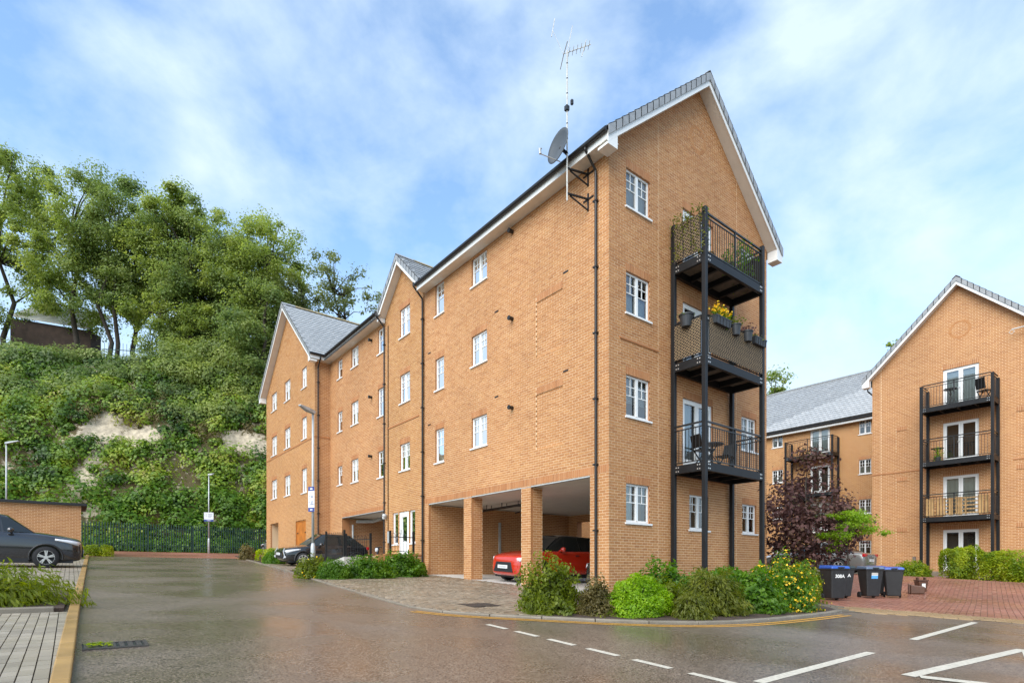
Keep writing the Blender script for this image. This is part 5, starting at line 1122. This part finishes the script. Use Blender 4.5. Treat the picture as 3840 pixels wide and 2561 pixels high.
sedan = lambda Lc, hz, bz, tz: [(0, .60, .28, hz - .16, .02), (.10, .80, .20, hz - .08, .03), (.4, .93, .17, hz, .04), (.95, .98, .17, hz + .08, .05), (1.5, 1.0, .18, bz - .01, .04), (2.4, 1.0, .18, bz, .02), (Lc - 1.2, 1.0, .19, bz + .03, .02), (Lc - .5, .97, .22, tz + .02, .02), (Lc - .06, .88, .28, tz, .02), (Lc, .78, .34, tz - .1, .01)]
car('anthracite crossover parked nose to the road in the left hand bays', -12.90, 13.62, 0, 4.39, 1.80, 1.60, 'caranth', suv(4.39, .97, 1.11, 1.13), 2.64, .92, .345, 5, True, cab=(1.12, 1.85, 3.35, 4.15))
car('black hatchback with chrome strips parked before the archway by the lamp', -1.72, 16.3, math.pi, 3.97, 1.74, 1.47, 'carblack', suv(3.97, .82, .96, .98), 2.49, .82, .31, 7, False, cab=(.95, 1.75, 3.05, 3.80), drl=True)
car('bright red sport utility car inside the open carport', 2.5, 5.0, math.pi, 4.37, 1.90, 1.62, 'carred', suv(4.37, .96, 1.10, 1.12), 2.66, .88, .36, 5, True, cab=(1.15, 1.95, 3.5, 4.2), roof_paint='carblack')
car('very dark green car in the bay nearest the corner of the carport', 3.7, 1.85, math.pi, 4.2, 1.75, 1.46, 'cargreen', suv(4.2, .84, .98, 1.0), 2.55, .85, .32, 5, False, cab=(1.05, 1.85, 3.2, 3.95))
car('silver saloon parked in the courtyard behind the lime green tree', 18.75, 2.85, math.pi / 2, 4.9, 1.86, 1.43, 'carsilver', sedan(4.9, .78, .92, .98), 2.9, .9, .33, 5, True, cab=(1.45, 2.25, 3.45, 4.45))
car('grey car partly hidden behind the far corner of the long block', 1.2, 33.0, math.pi / 2 + .15, 4.1, 1.75, 1.46, 'carsilver', suv(4.1, .84, .98, 1.0), 2.55, .85, .32, 5, False, cab=(1.05, 1.85, 3.2, 3.95))
# motor scooter at the archway pier
t = thing('motor_scooter', 'small black scooter at the right edge of the archway', 'scooter', (.45, 14.0, zg(.45, 14)))
c = Vector(t.location)
for dx in (-.6, .6): mb = MB(); mb.lathe([(.12, -.05), (.24, -.05), (.26, 0), (.24, .05), (.12, .05)], c + Vector((dx, 0, .26)), 'y', 18); mb.build('wheel', M['tyre'], t)
mb = MB(); mb.tube([c + Vector((-.62, 0, .30)), c + Vector((-.45, 0, .75)), c + Vector((-.40, 0, .98))], [.03, .05, .04], 8); mb.tube([c + Vector((-.4, -.3, 1.0)), c + Vector((-.4, .3, 1.0))], .02, 6); mb.build('fork', M['trim'], t)
mb = MB(); mb.hexa([c + Vector(p) for p in ((-.45, -.15, .3), (.75, -.12, .35), (.75, .12, .35), (-.45, .15, .3), (-.38, -.12, .6), (.7, -.14, .75), (.7, .14, .75), (-.38, .12, .6))]); mb.build('body', M['carblack'], t, bevel=.05)
mb = MB(); mb.lathe([(0, -.06), (.09, -.04), (.10, .02), (0, .05)], c + Vector((-.5, 0, .88)), 'x', 14); mb.build('headlight', M['lamp'], t)
# ----------------------------------------------------------------- overgrown chalk cliff behind the fence
def s_top(x): return 50.3 - .55 * min(max(x, -40), 22)
def s_bot(x): return 40.3 - .25 * min(max(x, -40), 22)
def cliff_z(x, y):
    f = (y - s_bot(x)) / (s_top(x) - s_bot(x))
    if f <= 0: return zg(x, 40) - .1
    n = mnoise.fractal(Vector((x * .25, y * .25, 0)), 1, 2, 4)
    if f < 1: return 1.0 + 17.8 * f ** .72 + n * 1.1 * min(1, f * 4)
    return 18.8 + n * .7 + min(2.0, (y - s_top(x)) * .10)
def chalk_val(x, z):
    n = mnoise.fractal(Vector((x * .9, z * .9, 3)), 1, 2, 4) * .75
    v = 0
    for cx, cz, rx_, rz_ in ((-8.8, 11.4, 1.7, 1.7), (-6.3, 11.0, 1.5, 1.2), (-9.4, 9.0, .55, 1.5), (-10.3, 6.3, 1.0, 1.6), (1.0, 11.0, 1.9, 1.25), (3.0, 10.6, 1.0, .8), (3.4, 6.5, .7, 2.4), (-9.9, 4.4, .8, .7), (3.9, 8.6, .8, 1.0)):
        v = max(v, 1.25 - math.hypot((x - cx) / rx_, (z - cz) / rz_))
    return v + n * .55
def chalk_mask(x, z): return chalk_val(x, z) > .28
xs = np.arange(-48, 34, .45); V = []; nx = len(xs); ts = list(np.linspace(-.12, 1.0, 60)) + [1.1, 1.3, 1.7, 2.5, 4, 8, 20]
for t_ in ts:
    for x in xs:
        y = s_bot(x) + t_ * (s_top(x) - s_bot(x)); V.append((x, y + .35 * mnoise.noise(Vector((x * .8, t_ * 9, 5))), cliff_z(x, y)))
F_ = np.array([(j * nx + i, j * nx + i + 1, (j + 1) * nx + i + 1, (j + 1) * nx + i) for j in range(len(ts) - 1) for i in range(nx - 1)]); V = np.array(V)
me = np_mesh('chalk_cliff', V, F_)
at_ = me.attributes.new('bare', 'FLOAT', 'POINT'); at_.data.foreach_set('value', np.array([chalk_val(v[0], v[2]) for v in V], dtype=np.float32)); me.polygons.foreach_set('use_smooth', [True] * len(me.polygons))
cm_ = M['chalk']; t_ = cm_.node_tree; pb = t_.nodes['Principled BSDF']; src = pb.inputs['Base Color'].links[0].from_socket      # bare chalk shows where soil and ivy have slipped
an = N(t_, 'ShaderNodeAttribute'); an.attribute_name = 'bare'; nn_ = N(t_, 'ShaderNodeTexNoise'); nn_.inputs['Scale'].default_value = 2.4; nn_.inputs['Detail'].default_value = 8; nn_.inputs['Roughness'].default_value = .65; tc_ = N(t_, 'ShaderNodeTexCoord')
t_.links.new(tc_.outputs['Object'], nn_.inputs['Vector']); ma_ = N(t_, 'ShaderNodeMath', operation='MULTIPLY_ADD'); ma_.inputs[1].default_value = 2.6; t_.links.new(nn_.outputs[0], ma_.inputs[0]); t_.links.new(an.outputs['Fac'], ma_.inputs[2])
mr_ = N(t_, 'ShaderNodeMapRange'); mr_.inputs[1].default_value = 1.42; mr_.inputs[2].default_value = 1.62; t_.links.new(ma_.outputs[0], mr_.inputs[0])
sc_ = N(t_, 'ShaderNodeTexNoise'); sc_.inputs['Scale'].default_value = .8; sr_ = N(t_, 'ShaderNodeValToRGB'); sr_.color_ramp.elements[0].color = (.045, .06, .016, 1); sr_.color_ramp.elements[1].color = (.16, .095, .045, 1); t_.links.new(tc_.outputs['Object'], sc_.inputs['Vector']); t_.links.new(sc_.outputs[0], sr_.inputs[0])
mm_ = N(t_, 'ShaderNodeMixRGB'); t_.links.new(mr_.outputs[0], mm_.inputs[0]); t_.links.new(sr_.outputs[0], mm_.inputs[1]); t_.links.new(src, mm_.inputs[2]); t_.links.new(mm_.outputs[0], pb.inputs['Base Color'])
tag(link('chalk_cliff', me, M['chalk']), 'tall chalk cliff overgrown with ivy behind the green fence', None, None, 'structure')
def lumps(n, xr, fr, rad, per, skip_chalk=True, zoff=.2):
    C = []; Nn = []; k = 0
    while k < n:
        x = random.uniform(*xr); f = random.uniform(*fr); y = s_bot(x) + f * (s_top(x) - s_bot(x)); z = cliff_z(x, y)
        ch = skip_chalk and chalk_mask(x, z)
        if ch and random.random() > .06: k += .35; continue
        k += 1; r = random.uniform(*rad) * (.4 if ch else 1); c = np.array([x, y - .25 * r, z + zoff + .15 * r]); d = RNG.normal(size=(per, 3)); d /= np.linalg.norm(d, axis=1, keepdims=True)
        C.append(c + d * np.array([r, r * .8, r * .75]) * (RNG.random((per, 1)) ** .35)); Nn.append(d + np.array([0, -.4, .5]))
    return np.concatenate(C), np.concatenate(Nn)
C, Nn = lumps(1250, (-26, 9), (.0, 1.05), (.35, 1.45), 120); leafcloud('cliff_ivy', C, Nn, RNG.uniform(.14, .34, len(C)), .7, M['ivy'], kind='stuff')['label'] = 'ivy and brambles smothering the chalk cliff'
C, Nn = lumps(150, (-26, 9), (-.10, .16), (.9, 1.7), 230, False); leafcloud('cliff_scrub', C, Nn, RNG.uniform(.18, .36, len(C)), .65, M['green'], kind='stuff')['label'] = 'bushy scrub at the cliff foot behind the fence'
C, Nn = lumps(120, (-26, 12), (.93, 1.18), (.8, 1.5), 220, False, .3); leafcloud('cliff_top_scrub', C, Nn, RNG.uniform(.18, .38, len(C)), .65, M['tree2'], kind='stuff')['label'] = 'dark scrub along the cliff top under the trees'
C, Nn = lumps(110, (-11, 3.5), (.42, .80), (.5, .9), 110, True); leafcloud('dry_scrub', C, Nn, RNG.uniform(.12, .26, len(C)), .4, M['brownish'], kind='stuff')['label'] = 'dry brown stems hanging round the bare chalk'
C, Nn = lumps(40, (-24, -9.5), (1.12, 1.7), (1.1, 2.0), 420, False, .7); leafcloud('cliff_top_bushes', C, Nn, RNG.uniform(.2, .38, len(C)), .65, M['tree2'], kind='stuff')['label'] = 'tall bushes on the cliff top left of the shed'
for mm_, nm_, lb_, cnt in (('tree1', 'hanging_scrub', 'young trees and scrub spilling over the cliff edge', 150), ('tree2', 'hanging_ivy', 'dark ivy and saplings hanging down from the cliff top', 120)):
    C, Nn = lumps(cnt, (-24 if mm_ == 'tree2' else -3.5, 10), (.55, 1.12), (.6, 1.6), 230, True, .7); leafcloud(nm_, C, Nn, RNG.uniform(.16, .32, len(C)), .62, M[mm_], kind='stuff')['label'] = lb_
C, Nn = lumps(75, (-3.8, 8.5), (.80, 1.15), (1.2, 2.2), 420, False, 1.8); leafcloud('edge_saplings', C, Nn, RNG.uniform(.18, .32, len(C)), .62, M['tree1'], kind='stuff')['label'] = 'leafy saplings along the right half of the cliff edge'
# shed on the cliff top, far fence
SH = thing('long_shed', 'low brown shed with a pale corrugated roof on the cliff top', 'shed', (-13, 66, 19.5)); a = Vector((-15.9, 67.3, 0)); b = Vector((-9.4, 62.4, 0)); d = (b - a).normalized(); n_ = Vector((-d.y, d.x, 0))
mb = MB(); mb.hexa([a + Vector((0, 0, 18)), b + Vector((0, 0, 18)), b + n_ * 1.5 + Vector((0, 0, 18)), a + n_ * 1.5 + Vector((0, 0, 18)), a + Vector((0, 0, 25.6)), b + Vector((0, 0, 24.3)), b + n_ * 1.5 + Vector((0, 0, 24.3)), a + n_ * 1.5 + Vector((0, 0, 25.6))]); mb.build('wall', M['shedwall'], SH)
mb = MB(); K = 60
for i in range(K + 1):
    p = a.lerp(b, i / K) - n_ * .4; z = 25.6 - 1.3 * i / K + (.08 if i % 2 else 0); mb.v += [tuple(p + Vector((0, 0, z))), tuple(p + n_ * 4 + Vector((0, 0, z + 3.1)))]
for i in range(K): mb.f.append((2 * i, 2 * i + 2, 2 * i + 3, 2 * i + 1))
mb.build('roof', M['shedroof'], SH)
mb = MB()
for i in range(14): mb.bar((-8.5 + i * .28, 55.6 - i * .14, 18.6), (-8.5 + i * .28, 55.6 - i * .14, 21.2 + (i % 2) * .05), .11, .03)
mb.bar((-8.6, 55.7, 20.6), (-4.8, 53.7, 20.6), .06); t = thing('cliff_fence', 'short run of palisade fence on the cliff top below the trees', 'fence', (-6.5, 54.6, 19)); mb.build('pales', M['fence'], t, kind='stuff')

# ----------------------------------------------------------------- trees
def tree(name, label, x, y, zb, ell, nclump, per, leaf, m, tr=.28, group=None, crad=.95, limbs=22, stems=1, lean=(0, 0), flat=.62, tint=None, asp=.62):
    """ell: crown ellipsoids (dx, dy, z, rx, ry, rz); trunk and limbs run to the leaf clumps"""
    t = thing(name, label, 'tree', (x, y, zb), group); wts = np.array([e[3] * e[4] + e[5] * (e[3] + e[4]) for e in ell]); wts = wts / wts.sum(); K = []
    for i in range(nclump):
        e = ell[int(RNG.choice(len(ell), p=wts))]; d = RNG.normal(size=3); d /= np.linalg.norm(d); r = RNG.uniform(.35, 1.0) ** .55 * (1.05 if i % 5 == 0 else 1)
        K.append(np.array([x + e[0], y + e[1], e[2]]) + d * r * np.array(e[3:6]))
    P = []; Nn = []
    for i, c in enumerate(K):
        r = crad * (RNG.uniform(.55, 1.3) if i % 5 else .45); n = int(per * RNG.uniform(.6, 1.3) * (1 if i % 5 else .3)); q = RNG.normal(size=(n, 3)) * np.array([r * .55, r * .55, r * .55 * flat]); P.append(c + q); Nn.append(q / r + np.array([0, 0, .8]) + RNG.normal(size=(n, 3)) * .5)
    P = np.concatenate(P); leafcloud('crown', P, np.concatenate(Nn), RNG.uniform(.65, 1.3, len(P)) * leaf, asp, M[m], t)
    top = max(e[2] for e in ell); mb = MB(); hub = []
    for s in range(stems):
        bx = x + (s - (stems - 1) / 2) * tr * 3.2; pts = [(bx, y, zb - .3)]; H_ = top - zb
        for k in range(1, 6): f = k / 5; pts.append((bx + lean[0] * f + random.uniform(-.03, .03) * H_ + (s - (stems - 1) / 2) * f * tr * 3, y + lean[1] * f, zb + H_ * f * .92))
        mb.tube(pts, [tr * (1 - .16 * k) for k in range(6)], 9); hub += pts[2:5]
    mb.build('trunk', M['bark'], t, True)
    for c in random.sample(K, min(limbs, len(K))):
        h = min(hub, key=lambda p: abs(p[2] - (c[2] - .35 * math.hypot(c[0] - x, c[1] - y))) + random.random()); h = Vector(h); c = Vector(c); m_ = h.lerp(c, .5) + Vector((0, 0, .12 * (c - h).length)); mb = MB(); mb.tube([h, m_, c], [tr * .34, tr * .2, tr * .06], 6); mb.build('limb', M['bark'], t, True)
    return t
GT = 'trees along the cliff top'
def cliff_tree(label, x, y, zt, zb_, r, m, nc=64, per=330, leaf=.235, **k):
    nc = int(nc * 1.35); k.setdefault('crad', 1.0)
    zb = cliff_z(x, y) - .2; h = zt - zb_; jx, jy = random.uniform(-.25, .25) * r, random.uniform(-.2, .2) * r; e = [(jx, jy, zb_ + h * .62, r * .98, r * .9, h * .38), (jx * 2.2, jy, zb_ + h * .55, r * .8, r * .7, h * .16), (-r * .42, 0, zb_ + h * .36, r * .62, r * .6, h * .30), (r * .45, .3, zb_ + h * .40, r * .6, r * .6, h * .30), (0, 0, zb_ + h * .16, r * .8, r * .7, h * .22), (r * .1, 0, zt - h * .16, r * .55, r * .5, h * .16)]
    return tree('broadleaf_tree', label, x, y, zb, e, nc, per, leaf, m, group=GT, **k)
cliff_tree('tall full sycamore at the left end of the cliff top row', -16.0, 65.2, 42.0, 24.4, 5.8, 'tree1', 115)
cliff_tree('broad green tree standing above the right end of the shed', -11.0, 61.4, 40.6, 24.2, 4.6, 'tree1', 84, tr=.30)
cliff_tree('tallest middle tree of the row, with bare stems below its crown', -7.9, 58.8, 40.4, 24.8, 4.2, 'tree2', 66, stems=2, tr=.24)
cliff_tree('green tree right of the sky gap in the row', -3.6, 55.4, 38.6, 21.6, 4.1, 'tree1', 84, stems=1)
cliff_tree('dense dark tree with ivy clad trunk in the middle of the row', -1.3, 53.8, 37.2, 20.2, 3.9, 'tree2', 78, tr=.45)
cliff_tree('yellow green tree with loose twigs on top, third from the right of the row', 1.3, 51.8, 37.0, 20.2, 3.9, 'tree1', 66)
cliff_tree('round green tree just left of the far gable roof', 4.2, 49.4, 35.2, 19.8, 4.0, 'tree1', 76)
cliff_tree('shorter green tree filling the gap behind the middle of the row', -5.6, 60.5, 36.5, 25.5, 3.6, 'tree1', 60)
cliff_tree('bushy green tree behind the dark ivy clad tree', .2, 56.0, 35.5, 20.5, 4.4, 'tree1', 70)
cliff_tree('green tree filling the row behind the far gable', 3.0, 53.0, 34.0, 19.5, 4.2, 'tree2', 70)
cliff_tree('low broad tree spilling over the cliff left of the far gable', 3.4, 46.6, 27.5, 15.5, 3.2, 'tree2', 60, per=300)
cliff_tree('thin pale tree rising behind the far gable roof', 7.2, 47.4, 31.6, 22.0, 2.6, 'tree3', 30, 110, .26, tr=.16, crad=.8)
cliff_tree('sparse open tree with visible branches behind the grey tiled roof', 10.4, 45.2, 31.9, 22.8, 3.2, 'tree3', 36, 95, .25, tr=.18, crad=.75, limbs=34, stems=2)
cliff_tree('small twiggy tree right of the sparse tree, low above the gutter', 14.0, 43.4, 28.6, 22.5, 1.8, 'tree3', 20, 90, .24, tr=.12, crad=.7)
tree('broadleaf_tree', 'small rounded treetop showing left of the link wing roof', 44.5, 18.5, 0, [(0, 0, 18.4, 1.6, 1.6, 1.5), (0, 0, 16, 1.5, 1.5, 2)], 26, 150, .28, 'tree1', group='treetops behind the link wing', crad=.7)
tree('broadleaf_tree', 'small treetop peeping over the link wing ridge', 43.8, 6.4, 0, [(0, 0, 18.2, 1.7, 1.5, 1.0), (0, 0, 16, 1.6, 1.5, 2)], 26, 150, .28, 'tree1', group='treetops behind the link wing', crad=.7)
zb = zg(10.4, -.6)
tree('purple_leaf_tree', 'dark purple leaved maple in the bed beside the right end of the gable', 10.2, -.55, zb, [(-.1, 0, 1.3, 2.15, 1.6, 1.3), (.3, .1, 2.3, 1.35, 1.1, 1.1), (.35, .1, 3.5, .62, .6, .95), (-1.6, .3, 1.9, 1.05, .7, .85), (1.35, -.3, 1.5, .85, .8, .6), (-2.1, -.15, 1.6, .8, .45, .85), (-1.3, .2, .6, .8, .7, .6)], 135, 72, .13, 'purple', tr=.07, crad=.46, stems=2, limbs=30, flat=.8, asp=.8)
LX, LY = 10.0, -2.0; zb = zg(LX, LY)
tree('lime_leaf_tree', 'small lime green robinia with flat tiers of leaves behind the bins', LX, LY, zb, [(0, .1, 1.75, .55, .5, .16), (.35, -.1, 1.6, .55, .5, .12), (-.55, .35, 1.05, .6, .5, .14), (.75, -.45, 1.22, .55, .5, .14), (-.1, .1, 1.35, .6, .5, .16), (-.35, .3, .70, .4, .3, .12)], 58, 120, .075, 'lime', tr=.04, crad=.26, limbs=16, flat=.35, lean=(-.2, .1), asp=.5)
# a second green shrub growing through the purple tree
# ----------------------------------------------------------------- shrubs and hedges
def shrub(label, x, y, rx, ry, h, leaf, n, m, style='mound', name='shrub', cat='shrub', group=None, lift=.06, rot=0, flowers=0, asp=.55, ragged=.22, rough=.16):
    z = zg(x, y) + lift - .05; t = thing(name, label, cat, (x, y, z), group); d = RNG.normal(size=(n, 3)); d[:, 2] = np.abs(d[:, 2]) * 1.0 - .12; d /= np.linalg.norm(d, axis=1, keepdims=True)
    k = np.array([1 + rough * mnoise.noise(Vector((q[0] * 2.6 + x, q[1] * 2.6 + y, q[2] * 2.6))) * 2 + rough * .7 * mnoise.noise(Vector((q[0] * 7 + x, q[1] * 7, q[2] * 7))) for q in d])
    if style == 'hedge': d = np.sign(d) * np.abs(d) ** .42
    r = (1 - ragged * RNG.random(n) ** 1.6) * k; P = d * r[:, None] * np.array([rx, ry, h]); P[:, 2] = np.maximum(P[:, 2], .02 * RNG.random(n))
    c_, s_ = math.cos(rot), math.sin(rot); R = np.array([[c_, -s_, 0], [s_, c_, 0], [0, 0, 1]]); P = P @ R.T; D_ = d @ R.T; P += np.array([x, y, z]); Nn = D_ * .8 + RNG.normal(size=(n, 3)) * .55 + np.array([0, 0, .3]); dr_ = None
    if style == 'droop': dr_ = D_ * .7 + np.array([0, 0, -1.0]); dr_ = dr_ * 1.4
    if style == 'spiky': dr_ = D_ * .8 + np.array([0, 0, 1.1])
    leafcloud('foliage', P, Nn, RNG.uniform(.6, 1.35, n) * leaf, asp, M[m], t, droop=dr_)
    # inner twiggy mass: darker leaves filling the middle so that nothing shows through
    q = RNG.normal(size=(n // 3, 3)); q[:, 2] = np.abs(q[:, 2]); q /= np.linalg.norm(q, axis=1, keepdims=True); P2 = (q * (RNG.random((n // 3, 1)) ** .4 * .80) * np.array([rx, ry, h])) @ R.T + np.array([x, y, z]); leafcloud('inner_foliage', P2, RNG.normal(size=(len(P2), 3)), RNG.uniform(.8, 1.4, len(P2)) * leaf * 1.2, .6, M[m], t)
    for i in range(6):
        a = random.uniform(0, 6.28); mb = MB(); mb.tube([(x + .05 * math.cos(a), y + .05 * math.sin(a), z - .1), (x + rx * .3 * math.cos(a), y + ry * .3 * math.sin(a), z + h * .4), (x + rx * .6 * math.cos(a), y + ry * .6 * math.sin(a), z + h * .75)], [.015, .01, .005], 5); mb.build('stem', M['bark'], t)
    if flowers:
        i = RNG.choice(n, flowers, replace=False); leafcloud('flowers', P[i] + D_[i] * .03, D_[i] + RNG.normal(size=(flowers, 3)) * .3, RNG.uniform(.8, 1.3, flowers) * .050, .95, M['flower'], t)
    return t
shrub('tall loose yellow green shrub before the last carport pier', -3.95, -2.1, .64, .55, .92, .075, 6500, 'yelgreen', 'spiky', ragged=.5, rough=.26)
shrub('brown and cream variegated shrub left of the bright green mound', -3.45, -2.80, .36, .34, .68, .05, 3600, 'brownish', ragged=.45, rough=.2)
shrub('bright lime green clipped mound of tiny leaves', -2.62, -3.08, .80, .55, .70, .05, 11000, 'hebe', 'mound', ragged=.2, rough=.15)
shrub('dark green laurel shrub against the gable wall behind the lime mound', -.75, -2.3, .80, .55, .92, .11, 2600, 'green', ragged=.4)
shrub('small leafy green plant between the lime mound and the variegated shrub', -3.15, -2.55, .42, .35, .45, .07, 1500, 'green', 'spiky', ragged=.55, rough=.3)
shrub('low ragged green plant between the olive shrub and the lime mound', -1.55, -3.05, .5, .42, .62, .085, 1900, 'yelgreen', 'spiky', ragged=.55, rough=.3)
shrub('leafy green plant between the olive shrub and the fresh green shrub', -.15, -3.35, .5, .45, .85, .09, 2000, 'green', 'spiky', ragged=.55, rough=.3)
shrub('large olive green weeping shrub in the middle of the corner bed', -.95, -3.55, .80, .62, .90, .10, 5200, 'olive', 'droop', ragged=.4, asp=.3, rough=.25)
shrub('small olive shrub at the kerb right of the lime mound', -2.05, -3.85, .40, .35, .46, .085, 1700, 'olive', 'droop', ragged=.4, asp=.3, rough=.25)
shrub('fresh green leafy shrub between the olive shrub and the yellow flowers', .45, -3.7, .68, .60, .92, .095, 3600, 'green', 'mound', ragged=.4, rough=.22)
shrub('shrub thick with yellow flowers at the right end of the corner bed', 1.65, -3.75, .78, .70, 1.22, .085, 4600, 'green', 'spiky', flowers=800, ragged=.4, rough=.2, asp=.4)
shrub('yellow flowered shrub leaning over the blue lidded bin', 4.2, -2.9, .62, .60, .95, .08, 2600, 'yelgreen', 'mound', flowers=120, ragged=.5, rough=.25)
shrub('low green hedge running under the front balconies', 2.3, -1.75, 1.9, .45, .84, .095, 6200, 'green', 'spiky', ragged=.35, rough=.16)
shrub('yellow green shrub beneath the purple tree', 7.4, -1.9, 1.0, .7, .80, .09, 2600, 'yelgreen', ragged=.5)
shrub('spidery grassy tuft at the left end of the corner bed', -4.45, -2.35, .28, .26, .34, .11, 900, 'yelgreen', 'spiky', ragged=.5, asp=.15, name='grass_tuft', cat='grass')
shrub('wild yellow flowered shrub beside the street lamp', -5.0, 8.0, .50, .55, .72, .075, 2600, 'yelgreen', 'mound', flowers=60, ragged=.45)
shrub('light green spirea shrub right of the street lamp', -4.55, 7.35, .58, .50, .66, .06, 4200, 'green', 'spiky', ragged=.35, asp=.4)
shrub('broad leaved ivy shrub before the ramp wall', -3.35, 7.55, .85, .55, .72, .10, 3600, 'green', ragged=.35, rough=.22)
shrub('tall bright leaved shrub in front of the entrance door', -1.75, 8.25, .80, .55, .92, .11, 3600, 'green', ragged=.4, rough=.25)
shrub('dark green shrub against the downpipe by the first pier', -.65, 9.2, .40, .40, .66, .08, 1900, 'green', ragged=.3)
shrub('brownish shrub at the far end of the road', -3.35, 23.6, .45, .5, .85, .09, 1300, 'brownish', ragged=.5)
shrub('clipped low hedge in front of the far gable', -2.85, 20.6, .55, 1.5, .70, .07, 4000, 'hedge', 'hedge', name='hedge', cat='hedge', ragged=.14, rough=.05)
shrub('rounded clipped hedge nearest the black hatchback', -3.35, 18.4, .48, .85, .60, .065, 3600, 'green', 'mound', name='hedge', cat='hedge', ragged=.12, rough=.06)
shrub('pale yellow green bush against the far gable by the timber door', -1.75, 20.2, .5, .9, .80, .08, 2200, 'lime', 'mound', ragged=.25)
shrub('clipped hedge at the nose of the anthracite crossover', -10.95, 22.2, .40, 2.2, .72, .07, 4200, 'hedge', 'hedge', name='hedge', cat='hedge', ragged=.15, rough=.05)
shrub('low clipped hedge at the far left corner of the road', -9.85, 26.1, .62, .45, .58, .065, 3000, 'hedge', 'hedge', name='hedge', cat='hedge', ragged=.14, rough=.05, rot=-.1)
shrub('spreading feathery evergreen shrub in the near left bed', -12.25, 1.6, 1.30, .95, .62, .12, 6500, 'yelgreen', 'droop', ragged=.4, asp=.22, rough=.3)
shrub('feathery evergreen shrub at the left edge of the picture', -14.1, 2.1, .9, .9, .78, .12, 3600, 'yelgreen', 'spiky', ragged=.5, asp=.2, rough=.3)
shrub('tall clipped golden hedge before the ground floor doors of the right block', 20.0, -2.75, .75, .60, 1.42, .08, 9000, 'hedge', 'hedge', name='hedge', cat='hedge', ragged=.16, rough=.08, rot=-.66, lift=.04)
shrub('long golden hedge at the right edge of the picture', 19.4, -5.15, .65, 1.75, 1.32, .08, 15000, 'hedge', 'hedge', name='hedge', cat='hedge', ragged=.16, rough=.08, lift=.04)
shrub('low yellow green bush left of the right hand balcony posts', 20.4, -.75, .55, .80, .72, .08, 4500, 'hedge', 'mound', ragged=.2, lift=.04)
def weeds(name, label, poly, n, m, size=(.02, .06)):
    P = np.array(poly); lo, hi = P.min(0), P.max(0); C = []
    while len(C) < n:
        x, y = RNG.uniform(lo, hi); r = False
        for i in range(len(poly)):
            xa, ya = poly[i]; xb, yb = poly[i - 1]
            if (ya > y) != (yb > y) and x < (xb - xa) * (y - ya) / (yb - ya) + xa: r = not r
        if r:
            k = RNG.integers(4, 14)
            for _ in range(k): dx, dy = RNG.normal(size=2) * .05; C.append((x + dx, y + dy, zg(x, y) + .03 + RNG.random() * .07))
    C = np.array(C); leafcloud(name, C, RNG.normal(size=(len(C), 3)) * .6 + np.array([0, 0, .8]), RNG.uniform(*size, len(C)), .6, M[m], kind='stuff')['label'] = label
weeds('bed_weeds', 'small weeds and fallen leaves along the kerb of the corner bed', bed1[1:16] + [(0, -2), (-3, -1.5)], 900, 'yelgreen'); weeds('bed_litter', 'dry leaf litter on the bark of the corner bed', bed1, 700, 'brownish', (.02, .05)); weeds('bed_weeds', 'weeds along the kerb of the bed before the ramp', bed2, 700, 'green')
# stone step and small things by the right hand doors
t = thing('door_step', 'long grey stone step below the ground floor doors of the right block', 'step', (22.9, -1.0, -.6)); mb = MB(); mb.box(22.5, 23.78, -2.9, .2, -.9, -.22); mb.build('step', M['kerb'], t, bevel=.02)
t = thing('timber_post', 'short weathered timber post beside the right hand balcony', 'post', (22.3, -.3, -.6)); mb = MB(); mb.box(22.24, 22.36, -.36, -.24, -.8, .52); mb.build('post', M['deck'], t)
SKYW = thing('sky_screen_wall', 'tan brick wall added behind the carport to hide the bright sky', 'wall', (18, 20, zg(18, 20))); wall(SKYW, 'brick_face', Frame((18, 9), (0, 1), (-1, 0)), 26, -.4, 4.8)  # added wall, raised until it covers the bright sky in the carport's rear opening
shrub('dark shrub behind the open back of the carport', 11.5, 12.2, 1.2, 1.2, 1.6, .10, 3000, 'green')
t = thing('bird', 'tiny dark bird high in the sky left of the aerial', 'bird', (-2.0, 30, 46)); cb_ = Vector(t.location); mb = MB()
mb.tube([cb_ + Vector((-.22, -.1, 0)), cb_, cb_ + Vector((.25, .1, .02))], [.01, .06, .015], 6); mb.build('body', M['black'], t); mb = MB()
for s_ in (-1, 1): mb.add([cb_ + Vector((-.06, 0, .02)), cb_ + Vector((.08, 0, .02)), cb_ + Vector((.0, .5 * s_, .16)), cb_ + Vector((-.1, .45 * s_, .14))], ((0, 1, 2, 3),))
mb.build('wing', M['black'], t)
